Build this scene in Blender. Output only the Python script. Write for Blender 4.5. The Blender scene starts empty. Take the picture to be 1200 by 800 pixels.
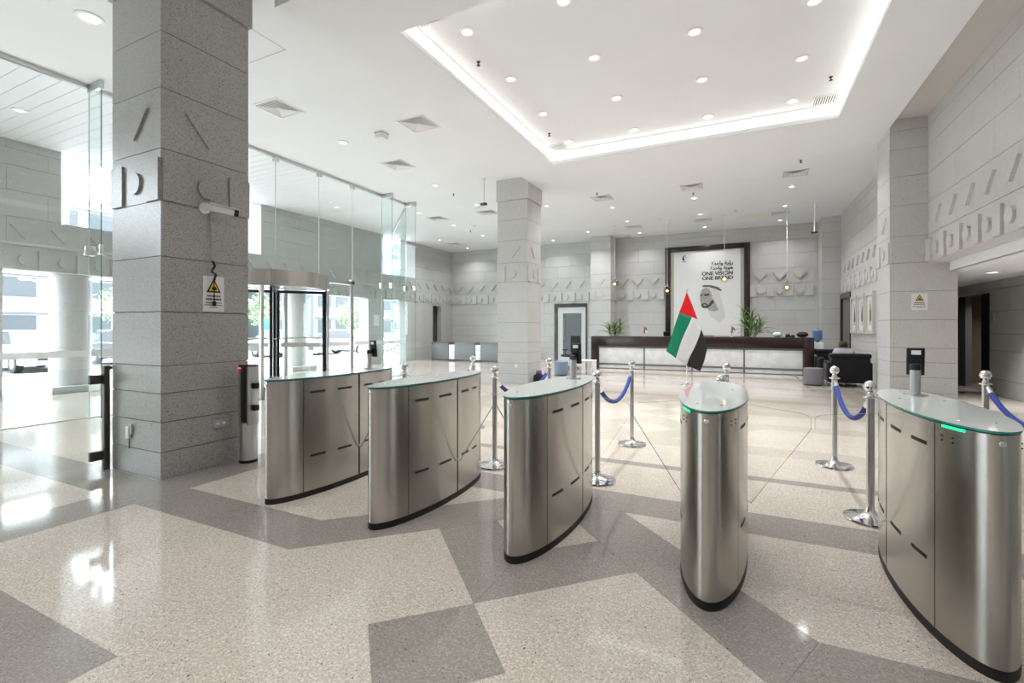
import bpy, bmesh, math, random
from mathutils import Vector, Matrix
random.seed(7)
PI = math.pi
sc = bpy.context.scene
C = sc.collection

# ------------------------------------------------------------------ camera
CAM_H = 1.41
cam_d = bpy.data.cameras.new('camera'); cam = bpy.data.objects.new('camera', cam_d); C.objects.link(cam)
cam.location = (0, 0, CAM_H)
cam.rotation_euler = (PI/2, 0, math.atan2(270.0, 555.0))
cam_d.sensor_width = 36.0; cam_d.lens = 555.0/1200.0*36.0; cam_d.shift_y = -15.0/1200.0
cam_d.clip_start = 0.05; cam_d.clip_end = 400
sc.camera = cam
# ------------------------------------------------------------------ sky
w = bpy.data.worlds.new('sky'); sc.world = w; w.use_nodes = True
bg = w.node_tree.nodes['Background']
bg.inputs[0].default_value = (0.86, 0.935, 1.0, 1); bg.inputs[1].default_value = 9.5
# ------------------------------------------------------------------ exposure
sc.view_settings.view_transform = 'Standard'; sc.view_settings.look = 'None'
sc.view_settings.gamma = 1.0; sc.view_settings.exposure = 0.42
sc.view_settings.use_curve_mapping = False
sc.cycles.transparent_max_bounces = 40     # many panes stand behind one another
DL_POWER = 25.0       # every ceiling downlight
COVE = 1.35            # luminous cove strip

# ------------------------------------------------------------------ mesh helpers
class MB:
    def __init__(s): s.v = []; s.f = []; s.m = []
    def add(s, vs, fs, mi=0):
        o = len(s.v); s.v += [tuple(p) for p in vs]
        for f in fs: s.f.append(tuple(i+o for i in f)); s.m.append(mi)
        return s
    def box(s, x0, y0, z0, x1, y1, z1, mi=0):
        v = [(x0,y0,z0),(x1,y0,z0),(x1,y1,z0),(x0,y1,z0),(x0,y0,z1),(x1,y0,z1),(x1,y1,z1),(x0,y1,z1)]
        return s.add(v, [(0,3,2,1),(4,5,6,7),(0,1,5,4),(1,2,6,5),(2,3,7,6),(3,0,4,7)], mi)
    def bevbox(s, x0, y0, z0, x1, y1, z1, b, mi=0, seg=2):
        bm = bmesh.new(); bmesh.ops.create_cube(bm, size=1)
        for v in bm.verts: v.co = Vector(((x0+x1)/2+v.co.x*(x1-x0), (y0+y1)/2+v.co.y*(y1-y0), (z0+z1)/2+v.co.z*(z1-z0)))
        bmesh.ops.bevel(bm, geom=bm.edges[:], offset=b, segments=seg, affect='EDGES', profile=0.5)
        bm.verts.index_update()
        s.add([v.co for v in bm.verts], [[v.index for v in f.verts] for f in bm.faces], mi); bm.free(); return s
    def prism(s, poly, a0, a1, axis='z', mi=0):
        n = len(poly)
        def P(p, a):
            if axis == 'z': return (p[0], p[1], a)
            if axis == 'y': return (p[0], a, p[1])
            return (a, p[0], p[1])
        v = [P(p, a0) for p in poly] + [P(p, a1) for p in poly]
        f = [tuple(range(n-1, -1, -1)), tuple(range(n, 2*n))] + [(i, (i+1) % n, (i+1) % n+n, i+n) for i in range(n)]
        return s.add(v, f, mi)
    def lathe(s, prof, c=(0,0,0), n=24, mi=0, sx=1, sy=1):
        vs = []; fs = []; k = len(prof)
        for i in range(n):
            a = 2*PI*i/n
            for r, z in prof: vs.append((c[0]+r*math.cos(a)*sx, c[1]+r*math.sin(a)*sy, c[2]+z))
        for i in range(n):
            j = (i+1) % n
            for q in range(k-1): fs.append((i*k+q, j*k+q, j*k+q+1, i*k+q+1))
        if prof[0][0] > 1e-6: fs.append(tuple(i*k for i in range(n-1, -1, -1)))
        if prof[-1][0] > 1e-6: fs.append(tuple(i*k+k-1 for i in range(n)))
        return s.add(vs, fs, mi)
    def tube(s, pts, r, n=8, mi=0):
        pts = [Vector(p) for p in pts]; rs = r if isinstance(r, (list, tuple)) else [r]*len(pts)
        vs = []; fs = []; up = None
        for i, p in enumerate(pts):
            t = (pts[min(i+1, len(pts)-1)]-pts[max(i-1, 0)]).normalized()
            if up is None: up = Vector((0,0,1)) if abs(t.z) < .9 else Vector((1,0,0))
            a = t.cross(up).normalized(); b = a.cross(t).normalized(); up = b
            for q in range(n):
                an = 2*PI*q/n; vs.append(p+(a*math.cos(an)+b*math.sin(an))*rs[i])
        for i in range(len(pts)-1):
            for q in range(n): fs.append((i*n+q, i*n+(q+1) % n, (i+1)*n+(q+1) % n, (i+1)*n+q))
        fs.append(tuple(range(n-1, -1, -1))); fs.append(tuple(range((len(pts)-1)*n, len(pts)*n)))
        return s.add(vs, fs, mi)
    def sphere(s, c, r, n=16, mi=0, sz=1.0):
        prof = [(max(r*math.sin(PI*i/10), 0.0), -r*sz*math.cos(PI*i/10)) for i in range(11)]
        prof[0] = (0.0005*r, -r*sz); prof[-1] = (0.0005*r, r*sz)
        return s.lathe(prof, c, n, mi)
    def mesh(s, name, mats, smooth=True, ang=35):
        me = bpy.data.meshes.new(name); me.from_pydata(s.v, [], s.f)
        for m in (mats if isinstance(mats, (list, tuple)) else [mats]): me.materials.append(M[m])
        if any(s.m): me.polygons.foreach_set('material_index', s.m)
        bm = bmesh.new(); bm.from_mesh(me); bmesh.ops.recalc_face_normals(bm, faces=bm.faces[:]); bm.to_mesh(me); bm.free()
        if smooth:
            me.polygons.foreach_set('use_smooth', [True]*len(me.polygons)); me.set_sharp_from_angle(angle=math.radians(ang))
        me.update(); return me
    def build(s, name, mats, parent=None, smooth=True, loc=None):
        return obj(name, s.mesh(name, mats, smooth), parent, loc)

def obj(name, me, parent=None, loc=None, rot=None, scale=None):
    o = bpy.data.objects.new(name, me); C.objects.link(o)
    if parent is not None: o.parent = parent
    if loc is not None: o.location = loc
    if rot is not None: o.rotation_euler = rot
    if scale is not None: o.scale = scale
    return o
def tag(o, label=None, cat=None, group=None, kind=None):
    if label: o['label'] = label
    if cat: o['category'] = cat
    if group: o['group'] = group
    if kind: o['kind'] = kind
    return o
def thing(name, label, cat, loc=(0,0,0), rz=0, group=None):
    o = bpy.data.objects.new(name, None); C.objects.link(o); o.empty_display_size = .1
    o.location = loc; o.rotation_euler = (0,0,rz)
    return tag(o, label, cat, group)
def dup(root, loc=None, rz=None, label=None, group=None):
    def cp(o, par):
        c = o.copy(); C.objects.link(c)
        if par is not None: c.parent = par
        for ch in list(KIDS(o)): cp(ch, c)
        return c
    r = cp(root, None)
    if loc is not None: r.location = loc
    if rz is not None: r.rotation_euler = (0,0,rz)
    if label: r['label'] = label
    if group: r['group'] = group
    return r
def KIDS(o): return [c for c in o.children]

# ------------------------------------------------------------------ materials
M = {}
def newmat(name):
    m = bpy.data.materials.new(name); m.use_nodes = True; M[name] = m
    nt = m.node_tree; return m, nt, nt.nodes['Principled BSDF']
def simple(name, col, rough=.5, metal=0.0, emit=None, es=0.0, spec=None, vary=0.0, vscale=8.0, bump=0.0, bscale=60.0, coat=0.0):
    m, nt, b = newmat(name)
    b.inputs['Base Color'].default_value = (*col, 1); b.inputs['Roughness'].default_value = rough; b.inputs['Metallic'].default_value = metal
    if spec is not None: b.inputs['Specular IOR Level'].default_value = spec
    if coat: b.inputs['Coat Weight'].default_value = coat
    if emit: b.inputs['Emission Color'].default_value = (*emit, 1); b.inputs['Emission Strength'].default_value = es
    if vary or bump:
        g = nt.nodes.new('ShaderNodeNewGeometry')
    if vary:
        n = nt.nodes.new('ShaderNodeTexNoise'); n.inputs['Scale'].default_value = vscale; n.inputs['Detail'].default_value = 4
        nt.links.new(g.outputs['Position'], n.inputs['Vector'])
        r = nt.nodes.new('ShaderNodeValToRGB')
        r.color_ramp.elements[0].color = (*[c*(1-vary) for c in col], 1); r.color_ramp.elements[1].color = (*[min(c*(1+vary), 1) for c in col], 1)
        r.color_ramp.elements[0].position = .3; r.color_ramp.elements[1].position = .7
        nt.links.new(n.outputs['Fac'], r.inputs[0]); nt.links.new(r.outputs[0], b.inputs['Base Color'])
    if bump:
        n = nt.nodes.new('ShaderNodeTexNoise'); n.inputs['Scale'].default_value = bscale
        nt.links.new(g.outputs['Position'], n.inputs['Vector'])
        bp = nt.nodes.new('ShaderNodeBump'); bp.inputs['Strength'].default_value = bump; bp.inputs['Distance'].default_value = .01
        nt.links.new(n.outputs['Fac'], bp.inputs['Height']); nt.links.new(bp.outputs[0], b.inputs['Normal'])
    return m
def granite(name, col, chips, rough, scale=90.0, dens=.5, mott=.08, paler=None, spec=.5):
    """fine stone: base tone + cloudy mottling + dark chips + pale chips, all in world space"""
    m, nt, b = newmat(name); N = nt.nodes; L = nt.links
    g = N.new('ShaderNodeNewGeometry')
    n1 = N.new('ShaderNodeTexNoise'); n1.inputs['Scale'].default_value = 2.2; n1.inputs['Detail'].default_value = 5
    L.new(g.outputs['Position'], n1.inputs['Vector'])
    r1 = N.new('ShaderNodeValToRGB'); r1.color_ramp.elements[0].position = .3; r1.color_ramp.elements[1].position = .7
    r1.color_ramp.elements[0].color = (*[c*(1-mott) for c in col], 1); r1.color_ramp.elements[1].color = (*[c*(1+mott) for c in col], 1)
    L.new(n1.outputs['Fac'], r1.inputs[0])
    def layer(prev, colr, sc_, lo, hi, off):
        mp = N.new('ShaderNodeVectorMath'); mp.operation = 'ADD'; mp.inputs[1].default_value = (off, off*1.7, off*.6)
        L.new(g.outputs['Position'], mp.inputs[0])
        n = N.new('ShaderNodeTexNoise'); n.inputs['Scale'].default_value = sc_; n.inputs['Detail'].default_value = 2.0
        L.new(mp.outputs[0], n.inputs['Vector'])
        r = N.new('ShaderNodeValToRGB'); r.color_ramp.elements[0].position = lo; r.color_ramp.elements[1].position = hi
        r.color_ramp.elements[0].color = (0,0,0,1); r.color_ramp.elements[1].color = (1,1,1,1)
        L.new(n.outputs['Fac'], r.inputs[0])
        mx = N.new('ShaderNodeMix'); mx.data_type = 'RGBA'
        L.new(r.outputs[0], mx.inputs[0]); L.new(prev, mx.inputs[6]); mx.inputs[7].default_value = (*colr, 1)
        return mx.outputs[2]
    c = r1.outputs[0]
    c = layer(c, paler or [min(1, x*1.3) for x in col], scale*.55, .50, .62, 3.1)
    c = layer(c, chips, scale, .56+.12*(1-dens), .64+.12*(1-dens), 9.7)
    c = layer(c, [x*.35 for x in chips], scale*.5, .70, .74, 17.3)
    L.new(c, b.inputs['Base Color']); b.inputs['Roughness'].default_value = rough; b.inputs['Specular IOR Level'].default_value = spec
    return m
granite('floor_light', (.53,.468,.405), (.15,.13,.11), .075, 140, .62, .05)
granite('floor_mid', (.45,.40,.348), (.25,.22,.19), .075, 150, .6, .05)
granite('floor_dark', (.285,.256,.228), (.12,.108,.098), .085, 140, .55, .06)
granite('stone_polished', (.41,.40,.385), (.11,.106,.10), .30, 130, .85, .06, paler=(.46,.45,.435))
granite('stone_wall', (.56,.555,.545), (.45,.445,.435), .38, 90, .5, .05, paler=(.61,.605,.60))
granite('stone_relief', (.58,.575,.565), (.47,.465,.455), .45, 90, .5, .04, paler=(.63,.625,.62))
granite('stone_facade', (.50,.505,.505), (.42,.425,.425), .5, 80, .5, .05, paler=(.54,.545,.545))
simple('mortar', (.16,.155,.15), .9)
simple('mortar_light', (.30,.295,.285), .9)
simple('ceiling_white', (.82,.84,.865), .65, vary=.012, vscale=1.3)
simple('ceiling_shade_beige', (.60,.575,.56), .65)  # side strip beside the slab: recess shade put into its colour
simple('ceiling_plank', (.78,.80,.82), .5)
simple('white_paint', (.82,.82,.82), .4)
simple('white_plastic', (.80,.80,.79), .35)
simple('black_plastic', (.012,.012,.014), .35)
simple('black_rubber', (.010,.010,.010), .55)
simple('dark_gap', (.008,.008,.008), .8)
simple('grille_grey', (.42,.43,.45), .45)
simple('chrome', (.86,.86,.86), .07, 1.0)
simple('satin_steel', (.60,.60,.595), .28, 1.0)
simple('dark_steel', (.10,.098,.09), .35, 1.0)
simple('dark_bronze', (.085,.08,.072), .42, .6)
simple('wood_dark', (.022,.010,.010), .3, vary=.35, vscale=20, coat=.3)
simple('wood_brown', (.20,.12,.07), .45, vary=.25, vscale=12)
simple('leather_black', (.008,.008,.010), .45, spec=.25, bump=.25, bscale=140)
simple('fabric_grey', (.19,.185,.20), .9, bump=.3, bscale=300)
simple('fabric_blue', (.22,.28,.40), .9, bump=.3, bscale=300)
simple('rope_blue', (.018,.045,.27), .75, bump=.4, bscale=400)
simple('rope_navy', (.010,.018,.13), .75, bump=.4, bscale=400)
simple('marble_white', (.76,.77,.78), .2, vary=.10, vscale=5)
simple('desk_grey', (.17,.17,.17), .4)
simple('counter_grey', (.20,.205,.21), .45)
simple('poster_white', (.84,.84,.84), .55)
simple('ink_black', (.02,.02,.022), .6)
simple('ink_blue', (.02,.035,.15), .5)
simple('ink_pale_blue', (.20,.42,.72), .5)
simple('portrait_skin', (.40,.39,.375), .6, vary=.12, vscale=9)
simple('portrait_dark', (.075,.07,.062), .6, vary=.3, vscale=14)
simple('portrait_shade', (.55,.55,.54), .6)
simple('portrait_scarf', (.70,.70,.695), .6)
simple('portrait_band', (.135,.13,.10), .6, vary=.2, vscale=22)
simple('flag_red', (.80,.006,.012), .8)
simple('flag_green', (.0,.22,.115), .8)
simple('flag_white', (.72,.72,.76), .8)
simple('flag_black', (.018,.018,.02), .8)
simple('leaf_green', (.17,.29,.07), .45, vary=.35, vscale=9)
simple('leaf_dark', (.09,.17,.045), .45, vary=.35, vscale=9)
simple('foliage_pale', (.26,.33,.19), .7, vary=.25, vscale=4)
simple('sign_white', (.78,.78,.78), .4)
simple('sign_yellow', (.82,.55,.02), .4)
simple('sign_green', (.02,.35,.20), .4)
simple('frame_cream', (.55,.53,.47), .4)
simple('picture_a', (.50,.53,.55), .4, vary=.35, vscale=7)
simple('picture_b', (.58,.56,.50), .4, vary=.3, vscale=6)
simple('door_white', (.66,.70,.66), .35)
simple('shirt_lilac', (.50,.47,.55), .85)
simple('trousers_dark', (.03,.03,.04), .85)
simple('skin', (.30,.17,.11), .55)
simple('hair_dark', (.025,.017,.013), .7)
simple('lamp_glow', (1,1,1), .4, emit=(1,.98,.95), es=4.0)
simple('lamp_ring', (.86,.86,.86), .3)
simple('lamp_reflector', (.80,.80,.80), .25, emit=(1,.98,.95), es=.55)
simple('bulb_warm', (1,.8,.5), .4, emit=(1,.70,.38), es=4.5)
simple('cove_glow', (1,1,1), .5, emit=(1,.965,.90), es=COVE)
simple('led_green', (.05,.6,.3), .4, emit=(.01,.85,.25), es=1.1)
simple('led_red', (.7,.05,.05), .4, emit=(1,.08,.06), es=1.5)
simple('car_paint_white', (.78,.78,.78), .25, coat=.5)
simple('car_paint_silver', (.45,.46,.48), .3, .5, coat=.5)
simple('car_paint_dark', (.06,.065,.075), .25, coat=.5)
simple('car_glass', (.05,.055,.06), .1)
simple('car_light', (.85,.85,.85), .15)
simple('tyre', (.03,.03,.03), .8)
simple('paving_pale', (.62,.60,.57), .7, vary=.06, vscale=2)
simple('asphalt', (.16,.16,.16), .85, vary=.08, vscale=3)
simple('kerb_yellow', (.75,.58,.18), .7)
simple('kerb_white', (.72,.72,.72), .7)
simple('building_pale', (.24,.24,.24), .8, vary=.05, vscale=.6)
simple('building_blue', (.15,.17,.19), .5)
simple('building_window', (.045,.055,.065), .4)
simple('trunk', (.18,.13,.09), .9)
simple('bag_black', (.012,.012,.015), .7)
simple('bag_purple', (.16,.05,.24), .7)
simple('screen_black', (.008,.008,.01), .12)
simple('screen_pale', (.55,.58,.60), .3, emit=(.7,.78,.82), es=.25)
simple('plastic_blue', (.12,.22,.42), .3)
simple('paper_green', (.55,.62,.52), .8)
simple('lift_stone', (.20,.155,.11), .4, vary=.10, vscale=1.5)
simple('stain', (.82,.79,.71), .7, vary=.06, vscale=3)

def glass(name, tint, refl=1.0, rough=0.0):
    m = bpy.data.materials.new(name); m.use_nodes = True; M[name] = m; nt = m.node_tree; N = nt.nodes; L = nt.links
    N.clear(); out = N.new('ShaderNodeOutputMaterial')
    tr = N.new('ShaderNodeBsdfTransparent'); tr.inputs[0].default_value = (*tint, 1)
    gl = N.new('ShaderNodeBsdfGlossy'); gl.inputs['Roughness'].default_value = rough; gl.inputs[0].default_value = (refl, refl, refl, 1)
    fr = N.new('ShaderNodeFresnel'); fr.inputs['IOR'].default_value = 1.45
    mx = N.new('ShaderNodeMixShader')
    gm = N.new('ShaderNodeNewGeometry'); iv = N.new('ShaderNodeMath'); iv.operation = 'SUBTRACT'; iv.inputs[0].default_value = 1.0
    L.new(gm.outputs['Backfacing'], iv.inputs[1]); ml = N.new('ShaderNodeMath'); ml.operation = 'MULTIPLY'
    L.new(fr.outputs[0], ml.inputs[0]); L.new(iv.outputs[0], ml.inputs[1])      # reflect at the outer skin only
    L.new(ml.outputs[0], mx.inputs[0]); L.new(tr.outputs[0], mx.inputs[1]); L.new(gl.outputs[0], mx.inputs[2]); L.new(mx.outputs[0], out.inputs[0])
glass('glass_clear', (.955,.975,.97))
glass('glass_wing', (.988,.996,.992))
glass('glass_green', (.88,.95,.94))
glass('globe_glass', (.96,.90,.80))
simple('glass_edge', (.04,.30,.25), .25)
simple('pane_joint', (.60,.64,.63), .3)
simple('glass_top', (.80,.845,.82), .05, spec=.5)
def frosted(name):
    m, nt, b = newmat(name); b.inputs['Base Color'].default_value = (.82,.84,.84,1); b.inputs['Roughness'].default_value = .6
    b.inputs['Alpha'].default_value = .78
frosted('frosted_film')
def brushed(name, col, rough):
    m, nt, b = newmat(name); N = nt.nodes; L = nt.links
    b.inputs['Metallic'].default_value = 1.0; b.inputs['Roughness'].default_value = rough
    g = N.new('ShaderNodeNewGeometry'); mp = N.new('ShaderNodeMapping'); mp.inputs['Scale'].default_value = (7, 7, 260)
    L.new(g.outputs['Position'], mp.inputs[0])
    n = N.new('ShaderNodeTexNoise'); n.inputs['Scale'].default_value = 3.0; n.inputs['Detail'].default_value = 3
    L.new(mp.outputs[0], n.inputs['Vector'])
    r = N.new('ShaderNodeValToRGB'); r.color_ramp.elements[0].color = (*[c*.93 for c in col], 1); r.color_ramp.elements[1].color = (*[c*1.05 for c in col], 1)
    L.new(n.outputs['Fac'], r.inputs[0]); L.new(r.outputs[0], b.inputs['Base Color'])
    b.inputs['Anisotropic'].default_value = .8; b.inputs['Anisotropic Rotation'].default_value = .25
    tg = N.new('ShaderNodeTangent'); tg.direction_type = 'RADIAL'; tg.axis = 'Z'
    L.new(tg.outputs[0], b.inputs['Tangent'])
brushed('brushed_steel', (.52,.495,.46), .27)

# ------------------------------------------------------------------ room constants
ZC = 5.25; ZS = 5.12; ZK = 5.40
XL = -13.2; XG = -9.3; XR = 3.0; YB = 20.2
XC0, XC1 = -5.73, -4.88                  # column row, left
XD0, XD1 = 2.45, 3.41                    # column row, right
YC = [(2.54,3.41), (10.93,11.80), (19.30,20.2)]
COURSES = [0,.25,.53,.80,1.06,1.57,2.09,2.61,3.10,3.67,4.20,4.70,5.04,5.25]
GAP = .007

UNIT = {}
def unit_box(mat):
    if mat not in UNIT:
        UNIT[mat] = MB().box(-.5,-.5,-.5,.5,.5,.5).mesh('stone_block', mat, smooth=False)
    return UNIT[mat]
def block(parent, mat, x0, y0, z0, x1, y1, z1, name='stone_block'):
    return obj(name, unit_box(mat), parent, ((x0+x1)/2,(y0+y1)/2,(z0+z1)/2), None, (abs(x1-x0),abs(y1-y0),abs(z1-z0)))
def subtract(rects, hole):
    out = []
    for a0,a1,b0,b1 in rects:
        h0,h1,k0,k1 = max(a0,hole[0]),min(a1,hole[1]),max(b0,hole[2]),min(b1,hole[3])
        if h0 >= h1 or k0 >= k1: out.append((a0,a1,b0,b1)); continue
        if a0 < h0: out.append((a0,h0,b0,b1))
        if h1 < a1: out.append((h1,a1,b0,b1))
        if b0 < k0: out.append((h0,h1,b0,k0))
        if k1 < b1: out.append((h0,h1,k1,b1))
    return [r for r in out if r[1]-r[0] > .02 and r[3]-r[2] > .02]
def stone_face(parent, axis, p, s, u0, u1, mat, holes=(), blen=1.26, courses=COURSES, proud=.03, phase=0.0):
    """facing blocks on the plane axis=p, facing direction s, running along the other horizontal axis"""
    for ci in range(len(courses)-1):
        z0, z1 = courses[ci], courses[ci+1]
        start = u0 - ((ci % 2)*blen*.5 + phase) % blen
        u = start
        while u < u1-1e-6:
            a0, a1 = max(u, u0), min(u+blen, u1); u += blen
            if a1-a0 < .03: continue
            rr = [(a0,a1,z0,z1)]
            for h in holes: rr = subtract(rr, h)
            for r in rr:
                g = GAP/2; gv = .0016
                q = sorted((p-s*proud, p))
                if axis == 'y': block(parent, mat, r[0]+gv, q[0], r[2]+g, r[1]-gv, q[1], r[3]-g)
                else: block(parent, mat, q[0], r[0]+gv, r[2]+g, q[1], r[1]-gv, r[3]-g)
FR = {}
def frieze(parent, axis, p, s, centres, mat='stone_relief', first=True, last=True, t=.045, pitch=.63, blocks=None):
    """relief band: upright blocks between discs, an inverted triangle above each disc"""
    key = (axis, s, mat, t)
    if key not in FR:
        ax = 'y' if axis == 'y' else 'x'
        a0, a1 = 0.0, s*t
        n = 24
        disc = [(.105*math.cos(2*PI*i/n), .105*math.sin(2*PI*i/n)) for i in range(n)]
        tri = [(-.225,.135),(0,-.135),(.225,.135)]
        FR[key] = (MB().prism(disc, a0, a1, ax).mesh('frieze_disc', mat), MB().prism(tri, a0, a1, ax).mesh('frieze_triangle', mat, False))
    d, tr = FR[key]
    L = (lambda u, z: (u, p, z)) if axis == 'y' else (lambda u, z: (p, u, z))
    for c in centres:
        obj('frieze_disc', d, parent, L(c, 2.815)); obj('frieze_triangle', tr, parent, L(c, 3.365))
    bl = blocks if blocks is not None else [c-pitch/2 for c in centres]+([centres[-1]+pitch/2] if last else [])
    for b in bl:
        w = .22
        if isinstance(b, tuple): b, w = b
        q = sorted((p, p+s*t))
        if axis == 'y': block(parent, mat, b-w/2, q[0], 2.615, b+w/2, q[1], 3.01, 'frieze_block')
        else: block(parent, mat, q[0], b-w/2, 2.615, q[1], b+w/2, 3.01, 'frieze_block')

# ------------------------------------------------------------------ floor
floor = MB().box(-13.2,-6,-.12,9,20.6,-.012).build('floor','mortar_light',smooth=False); tag(floor, kind='structure')
def slab(poly, mat):
    n = len(poly); cx = sum(p[0] for p in poly)/n; cy = sum(p[1] for p in poly)/n
    # pull every edge in by a hair so the joint is a real recess
    g = .0006; P = []
    ar = sum(poly[i][0]*poly[(i+1)%n][1]-poly[(i+1)%n][0]*poly[i][1] for i in range(n))
    if ar < 0: poly = poly[::-1]
    for i in range(n):
        a, b, c = Vector(poly[i-1]), Vector(poly[i]), Vector(poly[(i+1) % n])
        d1 = (b-a).normalized(); d2 = (c-b).normalized()
        n1 = Vector((-d1.y, d1.x)); n2 = Vector((-d2.y, d2.x))
        k = 1+n1.dot(n2)
        P.append(b+(n1+n2)*(g/max(k, .3)))
    MB().prism(P, -.012, 0).build('floor_slab', mat, floor, smooth=False)
c_, e_, h_, W_ = .38, .985, .565, 3.16
def motif(yc, sgn, dk_='floor_dark'):
    T = lambda pts: [(-1.24+u, yc+sgn*v) for u, v in pts]
    def both(pts, m):
        slab(T(pts), m); slab(T([(-u, v) for u, v in pts]), m)
    slab(T([(0,-c_),(c_,0),(0,c_),(-c_,0)]), 'floor_light')
    both([(-W_,-h_),(-h_-e_,-h_),(h_-e_,h_),(-W_,h_)], 'floor_light')
    both([(-W_,-e_),(-e_-c_,-e_),(-h_-e_,-h_),(-W_,-h_)], dk_)
    both([(-e_-c_,-e_),(0,c_),(0,h_),(h_-e_,h_),(-h_-e_,-h_)], dk_)
    q = (c_-e_)/2
    both([(q-c_,q),(0,-e_),(0,-c_),(-c_,0)], dk_)
    both([(-W_,h_),(-h_+e_-.84,h_),(-h_+e_-.84,e_),(-W_,e_)], dk_)
    slab(T([(-.42,h_),(.42,h_),(.42,e_),(-.42,e_)]), dk_)
    both([(-W_,e_),(0,e_),(0,1.86),(-W_,1.86)], 'floor_light')
def motif_link(y, dk_='floor_mid'):      # between two motifs mirrored about y
    q = (c_-e_)/2; k = 1.3525
    for s in (-1, 1):
        pts = [(-W_,-e_+k),(-e_-c_,-e_+k),(q-c_,q+k),(0,-e_+k),(-.3675,0),(0,e_-k),(q-c_,-q-k),(-e_-c_,e_-k),(-W_,e_-k)]
        slab([(-1.24+s*u, y+v) for u, v in pts], 'floor_light')
    slab([(-1.24,y+.3675),(-1.24-.3675,y),(-1.24,y-.3675),(-1.24+.3675,y)], dk_)
Y0 = 3.085
motif(Y0, 1)
yy = Y0
for i in range(4):
    if i % 2 == 0:
        slab([(-4.4,yy+1.86),(1.92,yy+1.86),(1.92,yy+2.0),(-4.4,yy+2.0)], 'floor_dark' if i == 0 else 'floor_mid'); yy += 3.86; motif(yy, -1, 'floor_mid')
    else:
        yk = yy+1.3525; motif_link(yk); yy = yk+1.3525; motif(yy, 1, 'floor_mid')
# the last strip up to the back wall
slab([(-4.4,yy+1.86),(1.92,yy+1.86),(1.92,20.2),(-4.4,20.2)], 'floor_light') if yy+1.86 < 20 else None
# near the camera
q = (c_-e_)/2
for s in (-1, 1):
    pts = [(-W_,-e_),(-e_-c_,-e_),(q-c_,q),(0,-e_),(-.3675,-1.3525),(0,-1.72),(0,-3.2),(-1.18,-3.2),(-1.18,-1.995),(-W_,-1.995)]
    slab([(-1.24+s*u, Y0+v) for u, v in pts], 'floor_light')
    slab([(-1.24+s*u, Y0+v) for u, v in [(-W_,-1.995),(-1.18,-1.995),(-1.18,-3.2),(-W_,-3.2)]], 'floor_dark')
slab([(-1.24,Y0-.985),(-1.24-.3675,Y0-1.3525),(-1.24,Y0-1.72),(-1.24+.3675,Y0-1.3525)], 'floor_dark')
slab([(-4.4,-6),(1.92,-6),(1.92,Y0-3.2),(-4.4,Y0-3.2)], 'floor_light')
ybands = [(-6,2.10,'floor_light'),(2.10,2.52,'floor_dark'),(2.52,6.3,'floor_light'),(6.3,6.75,'floor_mid'),(6.75,10.4,'floor_light'),(10.4,10.9,'floor_mid'),
          (10.9,14.8,'floor_light'),(14.8,15.2,'floor_mid'),(15.2,20.2,'floor_light')]
for s, (xa, xb) in enumerate(((-4.88,-4.40),(1.92,2.40))):
    for i in range(13):
        slab([(xa,-6+i*2.015),(xb,-6+i*2.015),(xb,-6+(i+1)*2.015),(xa,-6+(i+1)*2.015)], 'floor_dark' if i < 5 else 'floor_mid')
for y0, y1, m in ybands:
    for xa, xb in ((-13.2,-9.35),(-9.35,-7.1),(-7.1,-4.88),(2.40,4.85)): slab([(xa,y0),(xb,y0),(xb,y1),(xa,y1)], m)

# ------------------------------------------------------------------ ceilings
SX0, SX1, SY0, SY1 = -4.86, 2.45, 3.72, 11.92
KX0, KX1, KY0, KY1 = -3.86, 1.52, 4.72, 10.02
cm = MB()
cm.box(XL,-6,ZC,SX0,20.2,5.62).box(SX1,SY1,ZC,3.45,20.2,5.62).box(SX1,-6,ZC,3.45,SY0,5.62).box(SX0,-6,ZC,SX1,SY0,5.62).box(SX0,SY1,ZC,SX1,20.2,5.62)
ceiling = cm.build('ceiling','ceiling_white',smooth=False); tag(ceiling, kind='structure')
sm = MB()
sm.box(SX0,SY0,ZS,KX0,SY1,5.62).box(KX1,SY0,ZS,SX1,SY1,5.62).box(KX0,SY0,ZS,KX1,KY0,5.62).box(KX0,KY1,ZS,KX1,SY1,5.62)
sof = sm.build('ceiling_soffit','ceiling_white',ceiling,smooth=False)
MB().box(KX0-.02,KY0-.02,ZK,KX1+.02,KY1+.02,5.62).build('ceiling_coffer','ceiling_white',ceiling,smooth=False)
MB().box(SX1,SY0,ZC,3.45,SY1,5.62).build('ceiling_side_strip','ceiling_shade_beige',ceiling,smooth=False)
# cove: a slim lip and a luminous strip on every side of the coffer
cove = thing('cove_light','warm white linear light strip lining the four sides of the recessed ceiling coffer','cove light',((KX0+KX1)/2,(KY0+KY1)/2,ZS))
def cove_side(x0,y0,x1,y1):
    cx, cy = cove.location.x, cove.location.y
    MB().box(x0-cx,y0-cy,.085,x1-cx,y1-cy,.235).build('light_strip','cove_glow',cove,smooth=False)
t = .02
cove_side(KX0+.001,KY0,KX0+t,KY1); cove_side(KX1-t,KY0,KX1-.001,KY1); cove_side(KX0+t,KY0+.001,KX1-t,KY0+t); cove_side(KX0+t,KY1-t,KX1-t,KY1-.001)
# access hatch outline in the left ceiling
hx, hy = -6.2, 4.0
hatch = MB(); 
for a in ((-.55,-.5,.55,-.492),(-.55,.492,.55,.5),(-.55,-.5,-.542,.5),(.542,-.5,.55,.5)): hatch.box(a[0],a[1],-.003,a[2],a[3],.001)
tag(hatch.build('ceiling_hatch','grille_grey',None,False,(hx,hy,ZC)),'flush square access hatch outline in white ceiling beside the speckled column','hatch')

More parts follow.
